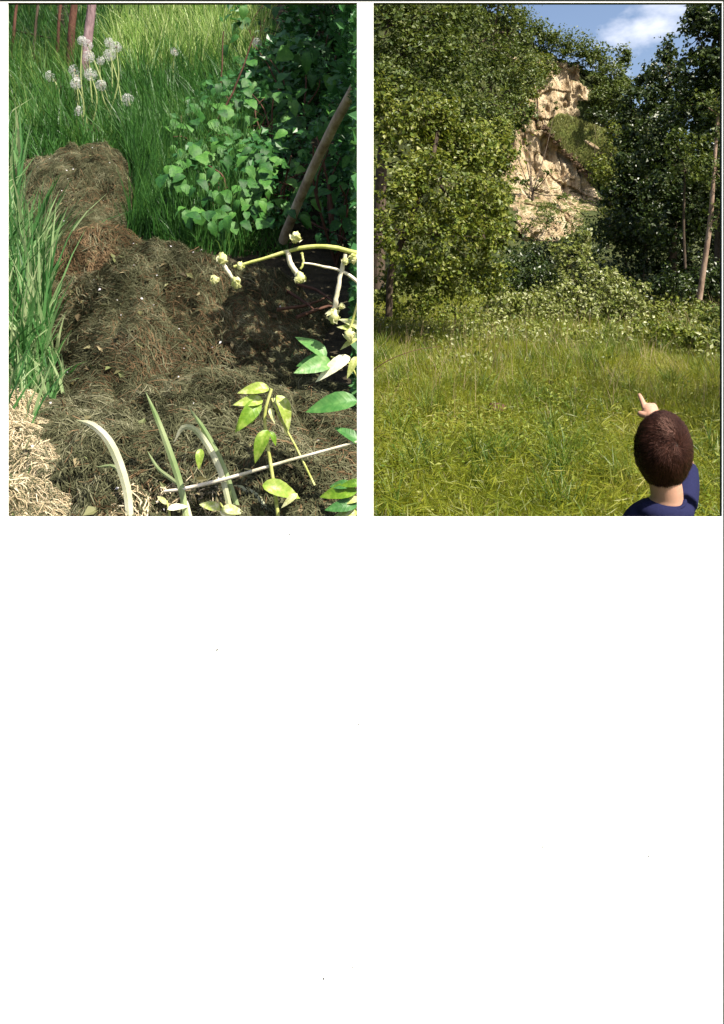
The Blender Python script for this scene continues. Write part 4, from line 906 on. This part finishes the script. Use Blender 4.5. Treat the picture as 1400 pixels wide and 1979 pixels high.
# meadow-edge shrubs
for lab, base, blobs, mt, cnt, lp in [
    ('pale leaved shrub sloping down from the cliff foot into the meadow', (1130, 620, 14), [(1100, 500, 15, 36, 36), (1120, 545, 14.5, 50, 40), (1165, 560, 14, 45, 40), (1090, 575, 14, 55, 30), (1125, 465, 16, 18, 30)], M_leaf_pale, 5200, 7.5),
    ('low sunlit shrub in the centre of the meadow edge', (1000, 618, 13.5), [(975, 590, 13.5, 50, 28), (1030, 585, 13.6, 45, 30), (1075, 600, 13.4, 35, 22)], M_leaf_pale, 2600, 7),
    ('white speckled shrub at the meadow edge before the dark hollow', (1215, 628, 13), [(1190, 560, 13.4, 32, 30), (1215, 590, 13, 50, 30), (1170, 605, 13, 40, 22), (1235, 560, 13.2, 20, 16), (1150, 590, 13.3, 30, 28)], M_leaf_pale, 4200, 7.5),
    ('brownish low shrub spreading beneath the dark hollow', (1270, 640, 12.8), [(1270, 605, 13, 45, 20), (1330, 600, 13, 45, 18), (1250, 625, 12.6, 40, 16)], M_leaf_bright, 2000, 6.5),
    ('yellow green shrub where the meadow meets the trees on the far side', (1320, 690, 10.6), [(1300, 645, 11, 42, 22), (1345, 660, 10.6, 34, 24), (1275, 638, 11.2, 30, 14), (1240, 632, 11.5, 30, 12)], M_leaf_gold, 1800, 8),
    ('dark low shrub at the outer edge below the pale trunk', (1392, 690, 11), [(1385, 620, 11, 35, 35), (1400, 665, 10.8, 30, 28)], M_leaf_mid, 1200, 8),
    ('low leafy weeds at the foot of the sunlit bush', (850, 626, 11), [(800, 600, 11.2, 50, 22), (860, 605, 11, 55, 20), (925, 608, 11.2, 45, 18)], M_leaf_bright, 1600, 7)]:
    leafy('bush', lab, 'bush', base, blobs, lp, mt, cnt, group='bushes along the meadow edge', spread=0.2)

# right side: tall dark trees
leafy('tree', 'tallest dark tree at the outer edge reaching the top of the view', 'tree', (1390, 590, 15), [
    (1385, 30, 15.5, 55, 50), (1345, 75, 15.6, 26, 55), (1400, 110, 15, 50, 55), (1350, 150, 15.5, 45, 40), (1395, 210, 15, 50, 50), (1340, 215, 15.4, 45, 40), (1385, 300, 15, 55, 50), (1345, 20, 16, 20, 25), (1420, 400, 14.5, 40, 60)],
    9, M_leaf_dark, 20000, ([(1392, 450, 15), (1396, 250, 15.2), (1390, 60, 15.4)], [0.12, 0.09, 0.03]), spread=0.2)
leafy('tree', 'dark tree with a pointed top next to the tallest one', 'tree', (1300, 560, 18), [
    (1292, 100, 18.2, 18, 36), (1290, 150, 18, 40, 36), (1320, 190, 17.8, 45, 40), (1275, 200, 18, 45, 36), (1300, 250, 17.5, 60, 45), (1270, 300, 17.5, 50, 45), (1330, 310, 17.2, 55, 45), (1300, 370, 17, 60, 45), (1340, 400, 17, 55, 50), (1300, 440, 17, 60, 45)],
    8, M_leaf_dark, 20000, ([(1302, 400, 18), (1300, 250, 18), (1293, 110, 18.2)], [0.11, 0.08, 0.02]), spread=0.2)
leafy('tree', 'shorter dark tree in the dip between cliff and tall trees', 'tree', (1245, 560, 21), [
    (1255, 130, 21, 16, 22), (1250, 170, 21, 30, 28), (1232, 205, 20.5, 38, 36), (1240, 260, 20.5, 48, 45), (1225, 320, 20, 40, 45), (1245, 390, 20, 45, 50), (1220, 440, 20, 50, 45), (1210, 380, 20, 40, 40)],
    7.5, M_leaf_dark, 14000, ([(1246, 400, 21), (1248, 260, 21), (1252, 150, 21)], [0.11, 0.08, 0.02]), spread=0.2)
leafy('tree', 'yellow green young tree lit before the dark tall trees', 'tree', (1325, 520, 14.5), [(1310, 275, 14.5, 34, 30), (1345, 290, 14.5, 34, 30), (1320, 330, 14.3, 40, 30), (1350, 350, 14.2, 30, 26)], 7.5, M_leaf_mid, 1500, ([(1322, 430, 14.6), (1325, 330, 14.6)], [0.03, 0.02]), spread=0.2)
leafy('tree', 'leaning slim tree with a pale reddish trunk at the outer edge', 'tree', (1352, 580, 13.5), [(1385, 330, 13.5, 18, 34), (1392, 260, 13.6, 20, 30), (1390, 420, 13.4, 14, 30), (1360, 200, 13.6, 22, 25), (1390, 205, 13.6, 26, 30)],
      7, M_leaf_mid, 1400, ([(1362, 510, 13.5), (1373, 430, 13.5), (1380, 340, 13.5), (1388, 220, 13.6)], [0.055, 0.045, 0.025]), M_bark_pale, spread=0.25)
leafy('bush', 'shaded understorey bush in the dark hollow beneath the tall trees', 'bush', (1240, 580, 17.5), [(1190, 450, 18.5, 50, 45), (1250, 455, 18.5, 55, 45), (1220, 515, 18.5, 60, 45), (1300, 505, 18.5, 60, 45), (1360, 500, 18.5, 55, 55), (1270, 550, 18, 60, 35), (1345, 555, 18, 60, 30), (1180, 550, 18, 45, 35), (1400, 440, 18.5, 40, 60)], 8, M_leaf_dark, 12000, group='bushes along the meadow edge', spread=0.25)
# trees outside the picture that shade the hollow and the corner of the meadow
for (tx, ty, hh, rr, lab) in [(13.0, 13.0, 11, 3.0, 'broad dark tree just beyond the outer edge beside the pale trunk'), (14.0, 17.5, 12, 3.4, 'second broad dark tree beyond the outer edge, farther back'),
                              (14.5, 21, 12, 3.4, 'farthest broad dark tree beyond the outer edge'), (7.4, 4.3, 8.6, 1.5, 'nearest tree beyond the outer edge shading the meadow corner')]:
    bz = float(gz(np.array([tx]), np.array([ty]))[0]); b = np.array([tx, ty, bz]); root = empty('tree', tuple(b)); tag(root, lab, 'tree', 'trees beyond the outer edge')
    g = Geo(); tube(g, smooth_path([b - [0, 0, 0.2], b + [0.2, 0, hh * 0.4], b + [0.1, 0.2, hh * 0.85]], 10), [0.22, 0.16, 0.05], 8)
    for k in range(8):
        a = k * 0.8; st = b + [0.1, 0, hh * rng.uniform(0.3, 0.7)]; tube(g, smooth_path([st, st + [math.cos(a) * rr * 0.7, math.sin(a) * rr * 0.7, 1.2]], 6), [0.07, 0.02], 5)
    g.obj('trunk', M_bark, root, smooth=True, origin=tuple(b))
    n = 15000 if ty > 8 else 2200; ncl = 160 if ty > 8 else 45; cc = b + [0, 0, hh * 0.58] + rand_dirs(ncl) * (rng.uniform(0.2, 1, (ncl, 1)) ** 0.4) * [rr, rr, hh * 0.42]
    C = cc[rng.integers(0, ncl, n)] + rng.normal(0, 0.38, (n, 3)); s = rng.uniform(0.10, 0.18, n)
    g = Geo(); add_leaves(g, C, nrm(rand_dirs(n) + [0, 0, 0.6]), rand_dirs(n), s, s * 0.7); g.obj('crown', M_leaf_dark, root, origin=tuple(b))

# grass on the tilted ledge
n = 5200
pc = np.array(gp, float); ctr = pc.mean(0)
px = rng.uniform(1050, 1186, n * 2); py = rng.uniform(208, 338, n * 2)
def inside(px, py):
    r = np.zeros(len(px), bool); j = len(pc) - 1
    for i in range(len(pc)):
        xi, yi = pc[i]; xj, yj = pc[j]
        r ^= ((yi > py) != (yj > py)) & (px < (xj - xi) * (py - yi) / (yj - yi + 1e-9) + xi); j = i
    return r
k = inside(px, py); px, py = px[k], py[k]; n = len(px)
B = cliff_pt(px, py, 0.22, True); B[:, 2] -= 0.08
g = Geo(); add_blades(g, B, rng.uniform(0.10, 0.22, n), rng.normal(0, 0.4, (n, 2)), rng.uniform(0.02, 0.05, n), 0.5, 2)
o = g.obj('grass', M_gr_ledge); tag(o, 'grass covering the tilted ledge of the cliff', 'grass', kind='stuff')

# ---- thin bent stalk in the meadow near the page middle
stick([P(700, 735, 7.9), P(745, 700, 7.8), P(800, 678, 7.8), P(850, 670, 7.9)], [0.006, 0.004, 0.002], M_cane, 'bent_stalk', 'thin dark stalk bending over the meadow near the sunlit tree', 'stalk')

# ---- clod of earth in the meadow
c = P(962, 795, 7.35); c[2] = float(gz(np.array([c[0]]), np.array([c[1]]))[0]) + 0.06
g = Geo(); ball(g, c, 0.09, 14, 9, (1, 0.8, 0.8), 0.5, 4); o = g.obj('earth_clod', M_cane, smooth=True, origin=tuple(c)); tag(o, 'small reddish brown clod half hidden in the meadow grass', 'clod')

# ---- the boy
def boy():
    d0 = 2.1
    base = np.array([0.90, 2.08, 0.0])
    root = empty('person', tuple(base)); tag(root, 'child seen from behind in navy shirt, pointing at the cliff with one raised hand', 'person')
    hc = P(1281, 879, d0)                      # head centre
    fwd = nrm(np.array([0.22, 0.97, -0.03])); rgt = nrm(np.cross(fwd, [0, 0, 1])); up = np.cross(rgt, fwd)
    def H(a, b, c): return hc + rgt * a + fwd * b + up * c
    nk0 = P(1289, 966, d0 - 0.015); nk1 = H(0.0, -0.02, -0.06)
    shR = P(1324, 974, d0 - 0.01); shL = np.array([0.79, 2.12, 0.80])
    pel = np.array([0.90, 2.09, 0.50]); chest = (shR + shL) / 2 + [0.0, 0.0, -0.07]
    g = Geo()
    # trunk of the body
    ball(g, chest + [0, 0.01, 0.0], 1, 20, 14, (0.098, 0.068, 0.105)); ball(g, pel + [0, 0, 0.12], 1, 18, 12, (0.092, 0.068, 0.12)); ball(g, pel, 1, 18, 12, (0.105, 0.08, 0.10))
    tube(g, smooth_path([pel, (pel + chest) / 2, chest], 8), [0.09, 0.085, 0.09], 14)
    tube(g, smooth_path([chest + [0, 0, 0.02], nk0, nk1], 10), [0.075, 0.044, 0.044], 32)
    # shoulders + arms
    tube(g, smooth_path([shL, chest + [0, 0, 0.075], shR], 10), [0.032, 0.042, 0.032], 12)
    wR = P(1266, 812, 2.40); elR = np.array([0.985, 2.24, 0.985])
    tube(g, smooth_path([shR, elR, wR], 18), [0.034, 0.032, 0.030, 0.022], 12)
    elL = shL + np.array([-0.03, -0.02, -0.20]); wL = elL + np.array([0.03, 0.08, -0.17])
    tube(g, smooth_path([shL, elL, wL], 14), [0.033, 0.030, 0.022], 12)
    # legs and shoes
    for s in (-1, 1):
        hip = pel + [s * 0.055, 0, -0.02]; kn = np.array([base[0] + s * 0.06, base[1] + 0.02, 0.28]); an = np.array([base[0] + s * 0.065, base[1] - 0.01, 0.06])
        tube(g, smooth_path([hip, kn, an], 16), [0.066, 0.046, 0.042, 0.028], 12)
        tube(g, smooth_path([an + [0, -0.02, -0.03], an + [s * 0.01, 0.06, -0.035], an + [s * 0.015, 0.12, -0.042]], 8), [0.028, 0.03, 0.018], 10)
    # head
    ball(g, H(0, -0.008, 0.012), 1, 26, 18, (0.068, 0.080, 0.084)); ball(g, H(0, 0.035, -0.045), 1, 18, 12, (0.05, 0.045, 0.05)); ball(g, H(0, 0.01, -0.03), 1, 18, 12, (0.064, 0.07, 0.062))
    tube(g, [H(0, 0.078, -0.005), H(0, 0.094, -0.03), H(0, 0.078, -0.037)], [0.007, 0.011, 0.009], 8)
    for s in (-1, 1):
        ball(g, H(s * 0.066, 0.004, -0.018), 1, 12, 8, (0.009, 0.015, 0.024))
    # right hand: palm, straight index, three curled fingers, thumb
    tip = P(1236, 763, 2.53); hd = nrm(P(1252, 785, 2.47) - wR); kn = wR + hd * 0.062
    side = nrm(np.cross(hd, [0, -0.5, 0.8])); nb = np.cross(side, hd); nb *= -1 if nb[2] < 0 else 1   # nb: back of the hand
    if side[0] > 0: side = -side                                                                  # side: towards the thumb (left in view)
    for t, w_ in ((0.15, 0.022), (0.4, 0.026), (0.65, 0.028), (0.9, 0.026)):
        ball(g, wR + hd * 0.062 * t, 1, 12, 8, (w_, w_ * 0.85, w_ * 0.8))
    i0 = kn + side * 0.016 + nb * 0.004; tube(g, smooth_path([i0 - hd * 0.01, i0 + (tip - i0) * 0.5 + nb * 0.003, tip], 9), [0.0105, 0.0092, 0.0085, 0.0065], 9)
    for q, off in enumerate((0.004, -0.009, -0.021)):
        f0 = kn + side * off; f1 = f0 + hd * 0.020 + nb * 0.001; f2 = f1 - nb * 0.020 + hd * 0.004; f3 = f2 - hd * 0.022
        tube(g, smooth_path([f0 - hd * 0.008, f1, f2, f3], 12), [0.0098, 0.0095, 0.0088, 0.007], 8)
    th0 = wR + hd * 0.022 + side * 0.018; tube(g, smooth_path([th0, th0 + hd * 0.016 + side * 0.015 - nb * 0.006, th0 + hd * 0.036 + side * 0.012 - nb * 0.014], 8), [0.0115, 0.0105, 0.0075], 8)
    # left hand, relaxed
    hl = nrm(np.array([0.02, 0.05, -1.0])); sl = np.array([0, 1.0, 0.05]); nl = nrm(np.cross(hl, sl))
    for t, w_ in ((0.2, 0.022), (0.55, 0.026), (0.9, 0.026)): ball(g, wL + hl * 0.06 * t, 1, 12, 8, (w_ * 0.6, w_, w_))
    for q, (off, ln) in enumerate(((0.02, 0.040), (0.007, 0.046), (-0.006, 0.043), (-0.018, 0.033))):
        f0 = wL + hl * 0.055 + sl * off; tube(g, smooth_path([f0, f0 + hl * ln * 0.6, f0 + hl * ln + nl * 0.012], 8), [0.0085, 0.008, 0.006], 8)
    th0 = wL + hl * 0.02 + sl * 0.018; tube(g, smooth_path([th0, th0 + hl * 0.02 + sl * 0.014, th0 + hl * 0.04 + sl * 0.012], 7), [0.01, 0.0095, 0.007], 8)
    body = g.obj('body', M_skin, root, origin=tuple(base), smooth=True)
    rm = body.modifiers.new('remesh', 'REMESH'); rm.mode = 'VOXEL'; rm.voxel_size = 0.0026; rm.use_smooth_shade = True
    sm = body.modifiers.new('smooth', 'SMOOTH'); sm.factor = 0.5; sm.iterations = 4
    # face details
    for s in (-1, 1):
        e = Geo(); ball(e, H(s * 0.03, 0.070, 0.0), 0.011, 12, 8); eo = e.obj('eye', M_eye, root, origin=tuple(base), smooth=True)
        e = Geo(); ball(e, H(s * 0.03, 0.0785, 0.0), 0.0045, 8, 6); e.obj('iris', M_iris, eo, origin=tuple(base), smooth=True)
    e = Geo(); tube(e, smooth_path([H(-0.02, 0.072, -0.058), H(0, 0.081, -0.06), H(0.02, 0.072, -0.058)], 9), [0.002, 0.0055, 0.002], 8); e.obj('mouth', M_lip, root, origin=tuple(base), smooth=True)
    # hair: a close cap plus short strands turning round a crown whorl
    g = Geo(); hcap = H(0, -0.012, 0.012)
    Rr = np.array([0.0735, 0.088, 0.110])
    th = np.linspace(0, math.pi, 40); ph = np.linspace(0, 2 * math.pi, 56, endpoint=False)
    T_, Ph_ = np.meshgrid(th, ph, indexing='ij')
    lx, ly, lz = np.sin(T_) * np.cos(Ph_), np.sin(T_) * np.sin(Ph_), np.cos(T_)
    def low_edge(ly): return np.interp(ly, [-1, -0.55, 0.0, 0.25, 0.6, 1.0], [-0.97, -0.96, -0.90, -0.75, 0.15, 0.42])
    def cap_pt(lx, ly, lz, off=0.0):
        zz = lz
        nrml = np.stack([lx, ly, zz], -1)
        k_ = 1 + 0.02 * fbm(nrml, 2.2, 2, 5)
        rr = (Rr * (k_[..., None])) + off
        loc = nrml * rr
        # taper towards the nape
        tp = np.where(loc[..., 2] < 0, 1 - 0.16 * np.clip(-loc[..., 2] / 0.1, 0, 1) ** 1.6, 1)[..., None]
        return hcap + (loc[..., 0:1] * tp) * rgt + (loc[..., 1:2] * tp) * fwd + loc[..., 2:3] * up
    le = low_edge(ly); lz2 = np.maximum(lz, le)
    sc_ = np.sqrt(np.clip(1 - lz2 ** 2, 0, 1)) / np.maximum(np.sqrt(1 - lz ** 2), 1e-4)
    under = lz < le
    lx2 = np.where(under, lx * np.clip(sc_, 0, 1) , lx); ly2 = np.where(under, ly * np.clip(sc_, 0, 1), ly)
    Vc = cap_pt(lx2, ly2, lz2, 0.0)
    ii, jj = np.meshgrid(np.arange(39), np.arange(56), indexing='ij'); j2 = (jj + 1) % 56
    g.add(Vc.reshape(-1, 3), np.stack([ii * 56 + jj, (ii + 1) * 56 + jj, (ii + 1) * 56 + j2, ii * 56 + j2], -1).reshape(-1, 4))
    hair = g.obj('hair', M_hair_cap, root, origin=tuple(base), smooth=True); hair['label'] = 'short dark brown hair'
    n = 20000
    D = rand_dirs(n * 2); D = D[(D[:, 2] > low_edge(D[:, 1]) + rng.normal(0, 0.03, n * 2))][:n]; n = len(D)
    wh = nrm(np.array([0.30, -0.86, 0.28]))     # whorl direction in head space
    tang = nrm(D - wh * (D @ wh)[:, None]); tang = nrm(tang - D * (tang * D).sum(1)[:, None])
    swirl = np.cross(D, tang); dist = np.arccos(np.clip(D @ wh, -1, 1))
    flow = nrm(tang + swirl * (1.1 * np.exp(-dist / 0.5))[:, None] + np.array([0, 0.1, -0.25]) + rng.normal(0, 0.07, (n, 3)))
    flow = nrm(flow - D * (flow * D).sum(1)[:, None])
    Ln = rng.uniform(0.16, 0.36, n)[:, None]
    V = np.zeros((n, 3, 2, 3)); S = np.cross(D, flow)
    for k_, t in enumerate((0, 0.5, 1.0)):
        q = nrm(D + flow * Ln * t); off = (0.0005, 0.0045, 0.0065)[k_] * rng.uniform(0.5, 1.35, n) + (0.0, 0.0015, 0.003)[k_] * vnoise(D, 7.0, 12)
        for s_i, s in enumerate((-1, 1)):
            qq = q + S * s * 0.008 * (1 - 0.8 * t)
            nn_ = nrm(qq); V[:, k_, s_i] = cap_pt(nn_[:, 0], nn_[:, 1], nn_[:, 2], off[:, None])
    kk = np.arange(n)[:, None, None] * 6 + (np.arange(2) * 2)[None, :, None]
    g = Geo(); g.add(V.reshape(-1, 3), (kk + np.array([0, 1, 3, 2])).reshape(-1, 4)); st = g.obj('strands', M_hair, hair, origin=tuple(base)); st['kind'] = 'stuff'
    # shirt
    g = Geo()
    ball(g, chest + [0, 0.008, -0.002], 1, 22, 14, (0.115, 0.087, 0.125)); ball(g, pel + [0, 0, 0.12], 1, 18, 12, (0.11, 0.084, 0.13)); tube(g, smooth_path([pel + [0, 0, 0.02], (pel + chest) / 2, chest], 8), [0.108, 0.098, 0.098], 18)
    tube(g, smooth_path([shL, chest + [0, -0.004, 0.07], shR], 12), [0.046, 0.056, 0.044], 14)
    tube(g, smooth_path([shR + [-0.01, 0, 0], shR * 0.62 + elR * 0.38, shR * 0.3 + elR * 0.7], 8), [0.045, 0.046, 0.047], 14)
    tube(g, smooth_path([shL + [0.01, 0, 0], shL * 0.6 + elL * 0.4, shL * 0.3 + elL * 0.7], 8), [0.052, 0.051, 0.05], 14)
    ball(g, nk0 + [-0.004, 0.004, -0.034], 1, 20, 12, (0.082, 0.070, 0.040))
    shirt = g.obj('shirt', M_shirt, root, origin=tuple(base), smooth=True); shirt['label'] = 'navy blue t-shirt'
    rm = shirt.modifiers.new('remesh', 'REMESH'); rm.mode = 'VOXEL'; rm.voxel_size = 0.005; rm.use_smooth_shade = True
    sm = shirt.modifiers.new('smooth', 'SMOOTH'); sm.factor = 0.5; sm.iterations = 4
    # collar
    ncen = nk0 + [-0.003, 0.002, -0.002]; a = np.linspace(0, 2 * math.pi, 30)
    ring = np.stack([ncen[0] + 0.053 * np.cos(a), ncen[1] + 0.052 * np.sin(a), ncen[2] - 0.010 + 0.006 * np.sin(a) + 0.016 * np.cos(a)], -1)
    g = Geo(); tube(g, ring, 0.005, 8, False); g.obj('collar', M_shirt, shirt, origin=tuple(base), smooth=True)
    # shorts and shoes
    g = Geo(); ball(g, pel, 1, 18, 12, (0.116, 0.092, 0.10))
    for s in (-1, 1):
        hip = pel + [s * 0.055, 0, -0.02]; kn_ = np.array([base[0] + s * 0.06, base[1] + 0.02, 0.30]); tube(g, smooth_path([hip, kn_], 6), [0.078, 0.066], 14)
    so = g.obj('shorts', M_shirt, root, origin=tuple(base), smooth=True); rm = so.modifiers.new('remesh', 'REMESH'); rm.mode = 'VOXEL'; rm.voxel_size = 0.006; rm.use_smooth_shade = True
    for s in (-1, 1):
        an = np.array([base[0] + s * 0.065, base[1] - 0.01, 0.055]); g = Geo(); tube(g, smooth_path([an + [0, -0.045, -0.015], an + [s * 0.005, 0.03, -0.01], an + [s * 0.015, 0.11, -0.022], an + [s * 0.016, 0.145, -0.03]], 10), [0.03, 0.04, 0.035, 0.015], 12); g.obj('shoe', M_bark, root, origin=tuple(base), smooth=True)
boy()
